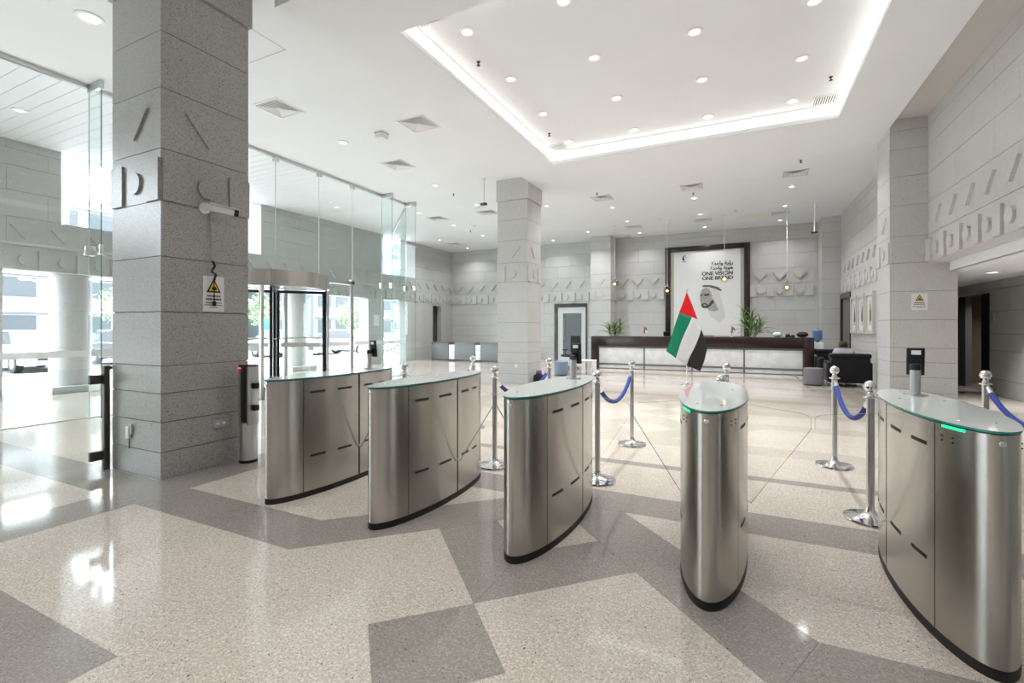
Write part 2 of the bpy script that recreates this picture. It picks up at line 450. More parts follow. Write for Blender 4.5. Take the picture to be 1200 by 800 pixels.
# ------------------------------------------------------------------ walls
wall_back = MB().box(-13.6,YB+.03,0,3.6,YB+.4,5.6).build('wall_back','mortar',smooth=False); tag(wall_back, kind='structure')
BD = (-7.67,-6.15,0,2.53)
stone_face(wall_back,'y',YB,-1,-13.2,XC0,'stone_wall',[BD])
stone_face(wall_back,'y',YB,-1,XC1,XD0,'stone_wall',[(-2.7,.13,1.0,4.6)],phase=.3)
frieze(wall_back,'y',YB,-1,[-12.78+.63*i for i in range(12)],t=.07)
frieze(wall_back,'y',YB,-1,[-4.57,-3.94,-3.31], last=True, t=.07)
frieze(wall_back,'y',YB,-1,[.62,1.25,1.88], last=True, t=.07)

wall_right = MB().box(XR+.03,-6,2.61,3.41,10.95,5.6).box(XR+.03,11.75,0,3.41,20.3,5.6).box(XR+.03,-6,0,3.41,3.4,2.61).build('wall_right','mortar',smooth=False); tag(wall_right, kind='structure')
stone_face(wall_right,'x',XR,-1,3.40,10.93,'stone_wall',courses=COURSES[7:])
stone_face(wall_right,'x',XR,-1,-6,3.40,'stone_wall')
RD = (17.67,19.28,0,2.56)
stone_face(wall_right,'x',XR,-1,11.80,19.30,'stone_wall',[RD])
frieze(wall_right,'x',XR,-1,[10.485-.63*i for i in range(0,17)][::-1], last=False, t=.042)
block(wall_right,'stone_relief',XR-.042,10.70,2.615,XR,10.93,3.01,'frieze_block')
frieze(wall_right,'x',XR,-1,[12.3+.63*i for i in range(11)])
MB().box(XR,3.41,2.597,3.41,10.93,2.61).build('lintel_soffit','stone_wall',wall_right,smooth=False)

wall_left = MB()
open_l = [(-6,3.35,0,2.61),(4.03,14.25,0,2.61),(15.15,16.5,0,2.61),(18.55,19.25,0,2.5),(4.93,9.64,3.67,5.25),(15.1,16.6,3.67,5.25),(-4.5,.2,3.67,5.25)]
rr = [(-6,20.3,0,8.0)]
for h in open_l: rr = subtract(rr, h)
for r in rr: wall_left.box(XL-.5,r[0],r[2],XL-.03,r[1],r[3])
wall_left = wall_left.build('wall_left','stone_facade',smooth=False); tag(wall_left, kind='structure')
stone_face(wall_left,'x',XL,1,-6,20.2,'stone_facade',open_l)
frieze(wall_left,'x',XL,1,[4.35+.63*i for i in range(26)],'stone_facade')

wall_front = MB().box(-13.6,-6.4,0,3.6,-6.03,5.6).build('wall_front','mortar',smooth=False); tag(wall_front, kind='structure')
stone_face(wall_front,'y',-6.0,1,-13.2,3.0,'stone_wall',blen=2.52)

# ------------------------------------------------------------------ columns
def column(x0,x1,y0,y1,mat,label,sides='xXyY',courses=COURSES,cap=True,name='stone_column'):
    t = thing(name,label,'column',((x0+x1)/2,(y0+y1)/2,0))
    cx, cy = t.location.x, t.location.y; hx, hy = (x1-x0)/2, (y1-y0)/2
    MB().box(-hx+.012,-hy+.012,0,hx-.012,hy-.012,5.3).build('core','mortar',t,smooth=False)
    for i in range(len(courses)-1):
        z0, z1 = courses[i]+GAP/2, courses[i+1]-GAP/2
        gr = .0
        block(t,mat,-hx,-hy,z0,hx,hy,z1)
    # capital: the top two courses stand a little proud
    if cap: MB().box(-hx-.028,-hy-.028,4.71,hx+.028,hy+.028,5.245).build('capital',mat,t,smooth=False)
    def F(axis,p,s,lo,hi):
        c = (lo+hi)/2
        frieze(t,axis,p,s,[c],mat,blocks=[(lo+.115,.21),(hi-.115,.21)],t=.022)
    if 'y' in sides: F('y',-hy,-1,-hx,hx)
    if 'Y' in sides: F('y',hy,1,-hx,hx)
    if 'X' in sides: F('x',hx,1,-hy,hy)
    if 'x' in sides: F('x',-hx,-1,-hy,hy)
    return t
column(XC0,XC1,*YC[0],'stone_polished','large speckled grey granite column carrying a camera, nearest of the columns')
column(XC0,XC1,*YC[1],'stone_wall','pale grey square stone column standing free in mid hall')
column(XC0,XC1,YC[2][0],YC[2][1]-.0,'stone_wall','pale stone pilaster on back wall between white door and framed poster',sides='yXx',cap=False)
column(XD0,XD1,*YC[1],'stone_wall','square stone pilaster with warning sign at the corridor opening on the right',sides='yx',cap=False)
column(XD0,XR-.002,YC[2][0],YC[2][1],'stone_wall','narrow stone pilaster in the far right corner beside dark doorway',sides='y',cap=False)
column(XD0,XD1,*YC[0],'stone_wall','stone column beyond the right edge of view',sides='yx',cap=False)

# ------------------------------------------------------------------ corridor on the right
wc = MB().box(4.88,3.4,0,5.1,20.3,3.2)
rr = [(3.4,20.3,0,3.2)]
DW = (13.85,15.5,0,2.19)
wc = MB()
for r in subtract(rr, DW): wc.box(4.88,r[0],r[2],5.1,r[1],r[3])
wall_corridor = wc.build('wall_corridor','mortar',smooth=False); tag(wall_corridor, kind='structure')
stone_face(wall_corridor,'x',4.85,-1,3.4,20.2,'stone_wall',[DW],courses=[0,.35,.95,1.30,1.78,2.25,2.6],blen=1.6)
lobby = MB().box(6.6,13.0,0,6.7,16.4,2.6).box(4.9,16.3,0,6.7,16.4,2.6).box(4.9,13.0,0,6.7,13.1,2.6).box(4.9,13.0,2.6,6.7,16.4,2.7).build('wall_lift','lift_stone',smooth=False); tag(lobby, kind='structure')
MB().box(4.84,13.86,0,4.95,14.22,2.18).build('door_jamb','black_plastic',wall_corridor,smooth=False)
MB().box(4.84,15.41,0,4.95,15.49,2.18).build('door_jamb','black_plastic',wall_corridor,smooth=False)
slab([(4.85,13.1),(6.6,13.1),(6.6,16.3),(4.85,16.3)],'floor_dark')
cc = MB().box(3.32,3.4,2.44,4.86,20.2,2.62).box(3.30,3.4,2.44,3.36,11.0,2.9).box(3.41,11.7,2.44,3.45,20.2,2.62)
ceil_c = cc.build('ceiling_corridor','ceiling_white',smooth=False); tag(ceil_c, kind='structure')
wall_end = MB().box(3.41,20.2,0,5.1,20.4,3).box(3.41,3.2,0,5.1,3.4,3).build('wall_corridor_end','stone_wall',smooth=False); tag(wall_end, kind='structure')
plate = MB().bevbox(4.82,13.60,1.58,4.85,13.68,1.72,.006).build('call_plate','satin_steel'); tag(plate,'small steel wall plate beside the dark lift doorway in corridor','plate')

# ------------------------------------------------------------------ glass screen wall on the left
gw = thing('glass_wall','tall frameless glass screen wall with fins between hall and entrance porch','glass wall',(XG,0,0))
def pane(parent, x0,y0,z0,x1,y1,z1, mat='glass_clear', name='pane', edge=True, rim='pane_joint'):
    """thin glass sheet: clear faces, green rim"""
    m = MB().box(x0,y0,z0,x1,y1,z1)
    dx, dy, dz = abs(x1-x0), abs(y1-y0), abs(z1-z0); k = min((dx,0),(dy,1),(dz,2))[1]
    m.m = [1 if edge else 0]*6
    big = {2:(0,1), 1:(2,4), 0:(3,5)}[k]
    for b in big: m.m[b] = 0
    if name == 'glass_fin': m.m[3] = 2
    return m.build(name,[mat,rim,'glass_edge'] if name == 'glass_fin' else [mat,rim],parent,smooth=False)
UJ = [-5.9,-3.5,-1.2,1.2,3.81,4.9,6.0,7.14,8.34,9.44,10.57,11.64]
for a, b in zip(UJ[:-1], UJ[1:]): pane(gw,-.006,a+.004,2.645,.006,b-.004,5.19)
LJ = [-5.9,-3.5,-1.2,1.2,2.5,3.81,4.9,6.05]
for a, b in zip(LJ[:-1], LJ[1:]): pane(gw,-.006,a+.004,.012,.006,b-.004,2.625)
for a, b in ((8.62,9.36),(9.48,10.57),(10.57,11.64)): pane(gw,-.006,a+.004,.012,.006,b-.004,2.625)
for a, b in [(1.2,2.5),(2.5,3.81),(3.81,4.9),(4.9,6.05),(8.62,9.36),(9.48,10.57),(10.57,11.64)]:
    MB().box(.0065,a+.03,.97,.008,b-.03,1.07).build('film_strip','frosted_film',gw,smooth=False)
MB().box(-.035,-5.9,5.19,.035,11.66,5.25).build('head_channel','satin_steel',gw,smooth=False)
MB().box(-.03,-5.9,-.002,.03,6.05,.012).box(-.03,8.62,-.002,.03,11.66,.012).build('floor_channel','satin_steel',gw,smooth=False)
for y in (3.81,10.57,11.64):
    pane(gw,.008,y-.008,.02,.38,y+.008,5.19,'glass_clear','glass_fin')
    MB().bevbox(-.03,y-.07,2.56,.06,y+.07,2.71,.008).bevbox(.30,y-.03,2.56,.40,y+.03,2.71,.008).build('clamp','satin_steel',gw)
    MB().bevbox(.02,y-.03,5.12,.40,y+.03,5.245,.006).build('fin_shoe','satin_steel',gw)
for y in (4.9,7.14,8.34,9.44):
    MB().bevbox(-.03,y-.06,5.10,.05,y+.06,5.20,.008).build('clamp','satin_steel',gw)
    if y in (4.9,9.44): MB().bevbox(-.04,y-.07,2.57,.05,y+.07,2.70,.008).build('clamp','satin_steel',gw)
MB().tube([(0,9.42,0),(0,9.42,2.60)],.045,14).build('door_post','satin_steel',gw)
MB().box(-.05,8.50,2.56,.05,9.46,2.66).build('transom','satin_steel',gw,smooth=False)
# return screen towards the facade
gr = thing('glass_return','greenish glass return screen joining the glass wall to the facade','glass wall',(XG-.05,11.74,0),-PI/4)
for a, b in ((-.04,-1.4),(-1.4,-2.75),(-2.75,-4.0),(-4.0,-5.2)):
    pane(gr,b+.004,-.006,.012,a-.004,.006,5.19,'glass_green')
MB().box(-5.2,-.03,5.19,-.04,.03,5.245).build('head_channel','satin_steel',gr,smooth=False)
# pair of pull handles on the near glass doors
for y in (2.42,2.58):
    h = MB().tube([(.05,y,.85),(.05,y,1.45)],.014,10).tube([(0,y,.92),(.05,y,.92)],.01,8).tube([(0,y,1.38),(.05,y,1.38)],.01,8).build('pull_handle','satin_steel',gw)

# planked porch ceiling
for i in range(78):
    y = -6+.2265*i
    if y+.22 > 11.6: break
    MB().box(XL+.02,y,5.205,XG-.04,y+.219,5.249).build('ceiling_plank','ceiling_plank',ceiling,smooth=False)

# ------------------------------------------------------------------ revolving door
rd = thing('revolving_door','revolving door with brushed steel drum canopy and black framed glass leaves','revolving door',(XG,7.12,0))
R = 1.08
def arc(r, a0, a1, n=18): return [(r*math.cos(math.radians(a0+(a1-a0)*i/n)), r*math.sin(math.radians(a0+(a1-a0)*i/n))) for i in range(n+1)]
full = arc(R+.05,0,360,48)[:-1]
MB().prism(full,2.30,2.60).build('drum_canopy','brushed_steel',rd)
MB().prism(arc(R,0,360,48)[:-1],2.28,2.299).build('canopy_soffit','satin_steel',rd)
for a0, a1 in ((50,130),(230,310)):
    o_ = arc(R,a0,a1); i_ = arc(R-.014,a0,a1)[::-1]
    MB().prism(o_+i_,.02,2.28).build('curved_glass','glass_clear',rd)
    o_ = arc(R+.004,a0+2,a1-2); i_ = arc(R+.001,a0+2,a1-2)[::-1]
    MB().prism(o_+i_,.97,1.07).build('film_strip','frosted_film',rd)
for a in (50,130,230,310):
    x, y = R*math.cos(math.radians(a)), R*math.sin(math.radians(a))
    MB().bevbox(x-.035,y-.035,0,x+.035,y+.035,2.28,.006).build('drum_post','satin_steel',rd)
MB().tube([(0,0,.03),(0,0,2.28)],.035,14).build('centre_shaft','satin_steel',rd)
lf = MB().box(.05,-.025,.03,1.04,.025,.14).box(.05,-.025,2.20,1.04,.025,2.26).box(.05,-.025,.14,.10,.025,2.20).box(.98,-.025,.14,1.04,.025,2.20).mesh('leaf_frame','black_plastic',False)
lg = MB().box(.10,-.005,.14,.98,.005,2.20).mesh('leaf_glass','glass_clear',False)
lb = MB().tube([(.14,.05,1.2),(.95,.05,1.2)],.012,8).mesh('push_bar','satin_steel')
ls = MB().box(.12,-.0075,1.0,.96,-.006,1.1).mesh('film_strip','frosted_film',False)
for a in (49,139,229,319):
    f = obj('leaf',lf,rd,(0,0,0),(0,0,math.radians(a)))
    obj('leaf_glass',lg,f); obj('push_bar',lb,f); obj('film_strip',ls,f)
MB().prism(arc(R+.04,0,360,40)[:-1],.0005,.014).build('floor_plate','dark_steel',rd)

# ------------------------------------------------------------------ side gate by the big column
sg = thing('side_gate','low glass side gate with dark steel post against the big granite column','gate',(-5.75,2.495,0))
MB().bevbox(-.025,-.025,0,.025,.025,1.04,.004).build('gate_post','dark_bronze',sg)
MB().box(-.028,-1.30,.06,-.016,-.075,1.02).build('gate_glass',['glass_clear'],sg,smooth=False)
for z in (.10,.86):
    MB().bevbox(-.045,-.13,z,.0,-.026,z+.09,.005).build('clamp','dark_bronze',sg)
MB().box(-.01,.026,1.0,.02,.044,1.03).build('wall_arm','dark_bronze',sg)
MB().bevbox(-.06,-1.36,0,.01,-1.30,1.04,.004).build('end_post','dark_bronze',sg)
rp = thing('reader_post','slim steel and black swing gate post with a red light beside column','gate post',(-4.72,3.30,0))
MB().lathe([(.085,.03),(.085,.40),(.078,.42)],n=28).build('lower_shell','satin_steel',rp)
MB().lathe([(.088,0),(.088,.03)],n=28).build('base_ring','black_rubber',rp)
MB().bevbox(-.055,-.055,.42,.055,.055,1.0,.012).build('column_body','black_plastic',rp)
MB().bevbox(-.085,-.06,.40,-.055,.06,1.02,.006).bevbox(.055,-.06,.40,.085,.06,1.02,.006).build('side_rail','satin_steel',rp)
MB().bevbox(-.085,-.06,1.0,.085,.06,1.03,.008).build('cap','dark_steel',rp)
MB().box(-.083,-.063,.985,-.04,-.058,1.0).build('indicator','led_red',rp,smooth=False)
for z in (.55,.78): MB().bevbox(.085,-.03,z,.14,.03,z+.06,.008).build('clamp','black_plastic',rp)
pane(rp,.11,-.006,.28,.98,.006,.92,'glass_wing','gate_glass')

# ------------------------------------------------------------------ turnstiles
PA, PB_ = .19, .74
def epts(th0, th1, n, k=0.0):
    return [((PA-k)*math.cos(th0+(th1-th0)*i/n), (PB_-k)*math.sin(th0+(th1-th0)*i/n)) for i in range(n+1)]
def shell(th0, th1, z0, z1, n=20, out=0.0, thick=.010):
    o_ = epts(th0,th1,n,-out); i_ = epts(th0,th1,n,thick-out)[::-1]
    return MB().prism(o_+i_, z0, z1)
def A(y): return math.asin(max(-1, min(1, y/PB_)))
def pod(xc, label):
    p = thing('turnstile',label,'turnstile',(xc,3.29,0),0,'row of oval security turnstiles')
    zt = .985
    for key, build in PODP.items():
        for me in build: obj(key, me, p)
    return p
PODP = {}
g1 = .0035/PB_
y1, y2, y3 = -.50, .078, .097
S = lambda mb, name, mat: mb.mesh(name, mat)
PODP['base_plinth'] = [S(MB().prism(epts(0,2*PI,64)[:-1],0,.045),'base_plinth','black_rubber')]
PODP['core'] = [S(MB().prism(epts(0,2*PI,48,.012)[:-1],.045,.98),'core','dark_gap')]
a1, a2, a3 = A(y1), A(y2), A(y3)
PODP['nose_panel'] = [S(shell(-PI-a1+g1, a1-g1, .047, .984, 40),'nose_panel','brushed_steel')]
PODP['side_panel'] = [S(shell(a1+g1, a2, .047, .984, 18),'side_panel','brushed_steel'), S(shell(PI-a2, PI-a1-g1, .047, .984, 18),'side_panel','brushed_steel')]
PODP['tail_panel'] = [S(shell(a3, PI-a3, .047, .984, 40),'tail_panel','brushed_steel')]
slots = []
for ya, yb in ((-.44,-.30),(-.17,-.01),(.155,.285),(.375,.475)):
    for z in (.33,.865):
        slots.append(S(shell(A(ya),A(yb),z,z+.018,6,.0012,.004),'vent_slot','black_rubber'))
        slots.append(S(shell(PI-A(yb),PI-A(ya),z,z+.018,6,.0012,.004),'vent_slot','black_rubber'))
PODP['vent_slot'] = slots
PODP['status_light'] = [S(shell(PI-A(-.545),PI-A(-.66),.972,.984,8,.0015,.004),'status_light','led_green')]
sens = []
for yv in (-.605,-.545):
    for z in (.935,.915):
        for s in (0, 1):
            th = A(yv) if s == 0 else PI-A(yv)
            sens.append(S(MB().sphere(((PA+.0005)*math.cos(th),(PB_+.0005)*math.sin(th),z),.004,8),'sensor','black_plastic'))
PODP['sensor'] = sens
PODP['lock'] = [S(MB().lathe([(.014,0),(.014,.006),(.010,.010)],n=16),'lock','chrome')]
top = MB().prism(epts(0,2*PI,80,-.006)[:-1],.990,1.0)
top.m = [0,0]+[1]*80
PODP['glass_top'] = [top.mesh('glass_top',['glass_top','glass_edge'])]
PODP['top_screw'] = [S(MB().lathe([(.008,0),(.006,.003)],n=12),'top_screw','chrome')]
wing = [(PA*math.cos(a2)-.02,.33),(PA*math.cos(a2)-.02,.93),(.535-.03,.89),(.535,.87),(.535,.80),(PA*math.cos(a2)+.02,.30)]
def wingmesh(s):
    m = MB().prism([(s*x, z) for x, z in wing], y2-.001+.001, y3-.001, 'y'); n = len(wing)
    m.m = [0,0]+[1]*n
    return m.mesh('glass_wing',['glass_wing','wing_edge'])
simple('wing_edge', (.22,.27,.25), .2)
WING = {1:wingmesh(1), -1:wingmesh(-1)}
del PODP['lock']; lockm = S(MB().lathe([(.012,0),(.012,.005),(.008,.008)],n=16),'lock','chrome')
del PODP['top_screw']; screwm = S(MB().lathe([(.008,0),(.006,.003)],n=12),'top_screw','chrome')
PODX = [-3.43,-2.34,-1.25,-.16,.93]
PL = ['brushed steel oval turnstile nearest the big granite column','second brushed steel oval turnstile from the granite column, no reader on top',
      'middle brushed steel oval turnstile with a reader stand on its glass top','brushed steel turnstile seen end on between the flag and the rope posts','large brushed steel turnstile cut by right edge of the picture']
for i, x in enumerate(PODX):
    p = pod(x, PL[i])
    if i < 4: obj('glass_wing',WING[1],p)
    if i > 0: obj('glass_wing',WING[-1],p)
    obj('lock',lockm,p,(.0,-.741,.95),(PI/2,0,0))
    for sx_, sy_ in ((.06,-.52),(-.06,-.52),(.10,.2),(-.10,.2),(.0,.62)): obj('top_screw',screwm,p,(sx_,sy_,1.0))
# readers standing on turnstiles 1, 3 and 5
def reader(xc, label):
    r = thing('card_reader',label,'card reader',(xc,3.72,1.0),0,'reader stands on turnstile tops')
    MB().lathe([(.062,0),(.062,.006),(.05,.010)],n=28).build('base_disc','satin_steel',r)
    MB().lathe([(.027,.01),(.027,.155)],n=24).build('stem','satin_steel',r)
    MB().lathe([(.028,.155),(.028,.190),(.02,.195)],n=24).build('neck','black_plastic',r)
    d = MB().bevbox(-.044,-.010,-.085,.044,.012,.085,.006).build('device','black_plastic',r)
    d.location = (.012,.042,.205); d.rotation_euler = (math.radians(6),0,math.radians(-8))
    MB().box(-.022,-.0115,.045,.024,-.0102,.072).build('screen','screen_pale',d,smooth=False)
    return r
reader(PODX[0],'black reader on silver stem on turnstile nearest the granite column')
reader(PODX[2],'black reader on silver stem on the middle turnstile')
reader(PODX[4]+.03,'black reader on silver stem on the large turnstile at right')

# ------------------------------------------------------------------ rope posts
prof = [(.165,0),(.17,.008),(.168,.018),(.12,.028),(.06,.038),(.040,.055),(.030,.075),(.026,.10)]
me_base = MB().lathe(prof,n=40).mesh('base','chrome')
me_pole = MB().lathe([(.026,.098),(.026,.895)],n=24).mesh('pole','satin_steel')
me_coll = MB().lathe([(.026,.895),(.046,.898),(.048,.905),(.030,.912),(.022,.925),(.018,.945)],n=28).mesh('collar','chrome')
me_ball = MB().sphere((0,0,.985),.043,24).mesh('ball','chrome')
def stanchion(x, y, label):
    t = thing('rope_post',label,'rope post',(x,y,0),0,'chrome rope posts behind the turnstiles')
    obj('base',me_base,t); obj('pole',me_pole,t); obj('collar',me_coll,t); obj('ball',me_ball,t)
    return t
rope_sag = {}
def rope(x, ya, yb, label, sag=.235):
    t = thing('barrier_rope',label,'rope',(x,(ya+yb)/2,0),0,'blue velvet ropes between rope posts')
    L = (yb-ya)/2-.045; pts = []
    for i in range(21):
        u = -1+2*i/20
        pts.append((0,u*L,.875-sag*(1-u*u)**.9))
    key = round(L,3)
    if key not in rope_sag:
        e = 2
        rope_sag[key] = (MB().tube(pts[1:-1],.021,12).mesh('rope','rope_blue'), MB().tube(pts[:2],[.016,.024],10).mesh('rope_end','chrome'), MB().tube(pts[-2:],[.024,.016],10).mesh('rope_end','chrome'))
    for n, me in zip(('rope','rope_end','rope_end'), rope_sag[key]): obj(n, me, t)
    return t
SX = [-3.45,-2.29,-1.21,-.16,.85,2.01]
who = ['behind the turnstile nearest the granite column','behind the second turnstile from the granite column','behind the middle turnstile','behind the end-on turnstile','behind the large turnstile at right','at the right edge beside the pilaster']
for x, wn in zip(SX, who):
    stanchion(x,4.30,'chrome ball-topped rope post '+wn+', nearer of its pair')
    stanchion(x,5.82,'chrome ball-topped rope post '+wn+', farther of its pair')
    rope(x,4.30,5.82,'blue velvet rope sagging between two posts '+wn)

# ------------------------------------------------------------------ ceiling fixtures
me_trim = MB().lathe([(.075,-.010),(.110,-.012),(.112,-.003),(.110,.001)],n=28).mesh('trim_ring','lamp_ring')
me_cone = MB().lathe([(.075,-.010),(.060,-.002),(.058,-.001)],n=28).mesh('reflector','lamp_reflector')
me_lamp = MB().lathe([(.0005,-.016),(.03,-.014),(.046,-.008),(.05,-.001)],n=20).mesh('lamp','lamp_glow')
lights = {}
def lamp_data(power, spread, size=.16):
    k = (power, spread)
    if k not in lights:
        l = bpy.data.lights.new('downlight_beam','AREA'); l.shape = 'DISK'; l.size = size; l.energy = power; l.color = (.97,.985,1.0); l.spread = math.radians(spread)
        lights[k] = l
    return lights[k]
def downlight(x, y, z, label, group, power=DL_POWER, s=1.0):
    t = thing('downlight',label,'downlight',(x,y,z),0,group); t.scale = (s,s,1)
    obj('trim_ring',me_trim,t); obj('reflector',me_cone,t); obj('lamp',me_lamp,t)
    l = bpy.data.objects.new('downlight_beam',lamp_data(power, 85 if y < 12 else 125)); C.objects.link(l); l.parent = t; l.location = (0,0,-.02)
    return t
for i, x in enumerate((-3.33,-1.96,-.58,.79)):
    for j, y in enumerate((5.46,6.80,8.16,9.62)):
        downlight(x,y,ZK,'round recessed downlight in the ceiling coffer, %s from the left, %s from the far side' % (('first','second','third','fourth')[i],('fourth','third','second','first')[j]),'coffer downlights',DL_POWER*.5)
GL = 'round downlight in the flat white ceiling, %s'
col_names = {-3.7:'in the row nearest the free column side of the coffer', -1.28:'in the middle row running to the poster wall', 1.2:'in the right-hand row running to the poster wall',
             -5.5:'in the row over the column line', -7.4:'in the row left of the column line', -9.64:'in the row over the glass wall line', -11.8:'in the leftmost row by the far wall'}
rows = [(-3.7,(12.14,14.88,17.03,19.3)),(-1.28,(12.16,14.88,17.05,19.28)),(1.2,(12.14,14.8,17.04,19.24)),(-5.5,(13.79,18.2)),(-7.4,(7.26,10.51,12.71,19.3)),(-9.64,(14.89,17.04,12.75)),(-11.8,(17.07,19.4))]
ordn = ['nearest one','second one','third one','fourth one']
for x, ys in rows:
    for k, y in enumerate(sorted(ys)):
        downlight(x,y,ZC,'round ceiling downlight '+col_names[x]+', '+ordn[k],'ceiling downlights',DL_POWER*(.45 if y > 19 else 1.0))
downlight(-7.26,2.98,ZC,'large round ceiling downlight left of the granite column','ceiling downlights',s=1.35)
for j, y in enumerate((1.1,-1.4,-3.9)):  # unseen downlights added overhead to brighten the near floor
    for x, s_ in ((-7.26,'leftmost column'),(-3.33,'second column'),(-1.28,'third column'),(.8,'rightmost column')):
        downlight(x,y,ZC,'added unseen fill downlight above and behind the viewpoint, %s, %s row' % (s_,('front','middle','rear')[j]),'ceiling downlights',DL_POWER*.38)
for x, y in ((-11.3,3.66),(-11.4,10.9)): downlight(x,y,5.205,'round downlight in the planked porch ceiling, %s' % ('near end' if y < 5 else 'far end'),'porch downlights')
for x, y in ((4.1,8.8),(4.1,11.6)): downlight(x,y,2.44,'round downlight in the low corridor ceiling, %s' % ('nearer' if y < 10 else 'farther'),'corridor downlights',18)
downlight(5.7,14.6,2.6,'round downlight inside the brown lift recess','corridor downlights',14)

def diffuser(x, y, label, size=.30):
    t = thing('air_diffuser',label,'air diffuser',(x,y,ZC),0,'square ceiling air diffusers')
    if 'dif' not in FR:
        fr = MB()
        def ringq(r0, z0, r1, z1): 
            m = []
            a = [(-r0,-r0,z0),(r0,-r0,z0),(r0,r0,z0),(-r0,r0,z0)]; b = [(-r1,-r1,z1),(r1,-r1,z1),(r1,r1,z1),(-r1,r1,z1)]
            return a+b, [(i,(i+1)%4,(i+1)%4+4,i+4) for i in range(4)]
        f1 = MB().add(*ringq(.30,-.001,.30,-.012)).add(*ringq(.30,-.012,.265,-.012)).add(*ringq(.265,-.012,.265,-.001)).mesh('frame','white_paint',False)
        bk = MB().box(-.262,-.262,-.003,.262,.262,-.001).mesh('back','grille_grey',False)
        bl = []
        for r in (.25,.205,.16,.115,.07):
            bl.append(MB().add(*ringq(r,-.014,r-.036,-.003)).add(*ringq(r,-.014,r-.004,-.015)).mesh('blade','white_paint',False))
        ct = MB().box(-.028,-.028,-.014,.028,.028,-.003).mesh('centre','white_paint',False)
        FR['dif'] = (f1, bk, bl, ct)
    f1, bk, bl, ct = FR['dif']
    obj('frame',f1,t); obj('back',bk,t); obj('centre',ct,t)
    for b in bl: obj('blade',b,t)
    return t
dv = [(-7.27,5.65,'nearest the granite column'),(-5.47,7.22,'close to the soffit edge'),(-7.27,8.81,'in front of the glass wall, middle distance'),(-9.58,13.71,'over the end of the glass wall'),
      (-11.79,18.2,'in the far left corner'),(-7.57,13.75,'left of the free column'),(-3.70,13.69,'just behind the coffer soffit on the left'),(-1.23,13.68,'just behind the coffer soffit in the middle'),
      (-1.25,18.05,'in front of the framed poster'),(-3.69,18.12,'before the back wall left of the poster'),(1.18,13.59,'just behind the coffer soffit on the right'),(1.15,18.1,'above the right end of the reception desk')]
for x, y, s in dv: diffuser(x,y,'square louvred ceiling air diffuser '+s)
def grille(x, y, label):
    t = thing('air_grille',label,'air grille',(x,y,ZK),0,'slotted grilles in coffer corners'); t.scale = (.67,.67,1)
    MB().box(-.26,-.26,-.003,.26,.26,-.001).build('back','dark_gap',t,smooth=False)
    MB().box(-.28,-.28,-.014,.28,-.25,-.001).box(-.28,.25,-.014,.28,.28,-.001).box(-.28,-.25,-.014,-.25,.25,-.001).box(.25,-.25,-.014,.28,.25,-.001).build('frame','white_paint',t,smooth=False)
    me = MB().box(-.015,-.25,-.013,.015,.25,-.006).mesh('slat','white_paint',False)
    for i in range(9): obj('slat',me,t,(-.22+.055*i,0,0))
grille(-3.65,4.93,'slotted square air grille in the near left corner of the coffer')
grille(-3.65,9.81,'slotted square air grille in the far left corner of the coffer')
grille(1.30,9.81,'slotted square air grille in the far right corner of the coffer')
grille(1.30,4.93,'slotted square air grille in the near right corner of the coffer')
me_sp = MB().lathe([(.03,0),(.03,-.006),(.012,-.010),(.010,-.05),(.028,-.052),(.028,-.058)][::-1],n=14).mesh('sprinkler','dark_steel')
spk = [(-3.55,6.15,ZK,'left side of the coffer, nearer'),(1.26,8.96,ZK,'right side of the coffer'),(-3.55,9.04,ZK,'left side of the coffer, farther'),(-3.7,13.1,ZC,'behind the coffer on the left'),
       (-1.25,14.3,ZC,'behind the coffer in the middle'),(1.2,12.6,ZC,'behind the coffer on the right'),(-7.4,11.4,ZC,'left of the free column'),(-9.6,16.0,ZC,'over the far left seating')]
for x, y, z, s in spk: tag(obj('sprinkler',me_sp,None,(x,y,z)),'small pendent ceiling sprinkler head, '+s,'sprinkler','ceiling sprinklers')
det = MB().lathe([(.03,-.045),(.05,-.04),(.058,-.02),(.058,0)],n=20).mesh('smoke_detector','white_plastic')
for x, y, s in ((-2.6,17.2,'before the back wall left of the poster'),(-.2,17.0,'before the poster'),(-9.0,15.3,'over the far left corner')):
    tag(obj('smoke_detector',det,None,(x,y,ZC)),'white round smoke detector on the ceiling '+s,'smoke detector','smoke detectors')
pj = thing('ceiling_speaker','small white angular box speaker on the ceiling left of the coffer','speaker',(-6.38,7.25,ZC))
MB().prism([(-.10,-.02),(.10,-.02),(.08,-.11),(-.06,-.11)],-.09,.09,'y').build('housing','white_plastic',pj,smooth=False)
MB().box(-.10,-.10,-.02,.10,.10,0).build('mount','grille_grey',pj,smooth=False)
def rod(x, y, ln, label):
    t = thing('drop_rod_sensor',label,'sensor',(x,y,ZC),0,'sensors hung on white rods')
    MB().tube([(0,0,0),(0,0,-ln)],.016,8).build('rod','white_paint',t)
    MB().bevbox(-.09,-.05,-ln-.06,.07,.05,-ln,.012).build('head','dark_steel',t)
    MB().lathe([(.05,-.02),(.05,0)],n=16).build('ceiling_rose','white_paint',t)
rod(2.0,17.2,.85,'dark sensor on a white drop rod near the far right corner')
rod(-5.95,10.6,.62,'dark sensor on a thin drop rod just left of the free column')
tag(MB().box(-.45,-.28,-.002,.45,.28,.0).build('ceiling_patch','stain',None,False,(.35,18.0,ZC-.0005)),'yellowish stained rectangular patch on the ceiling above the poster','stain')

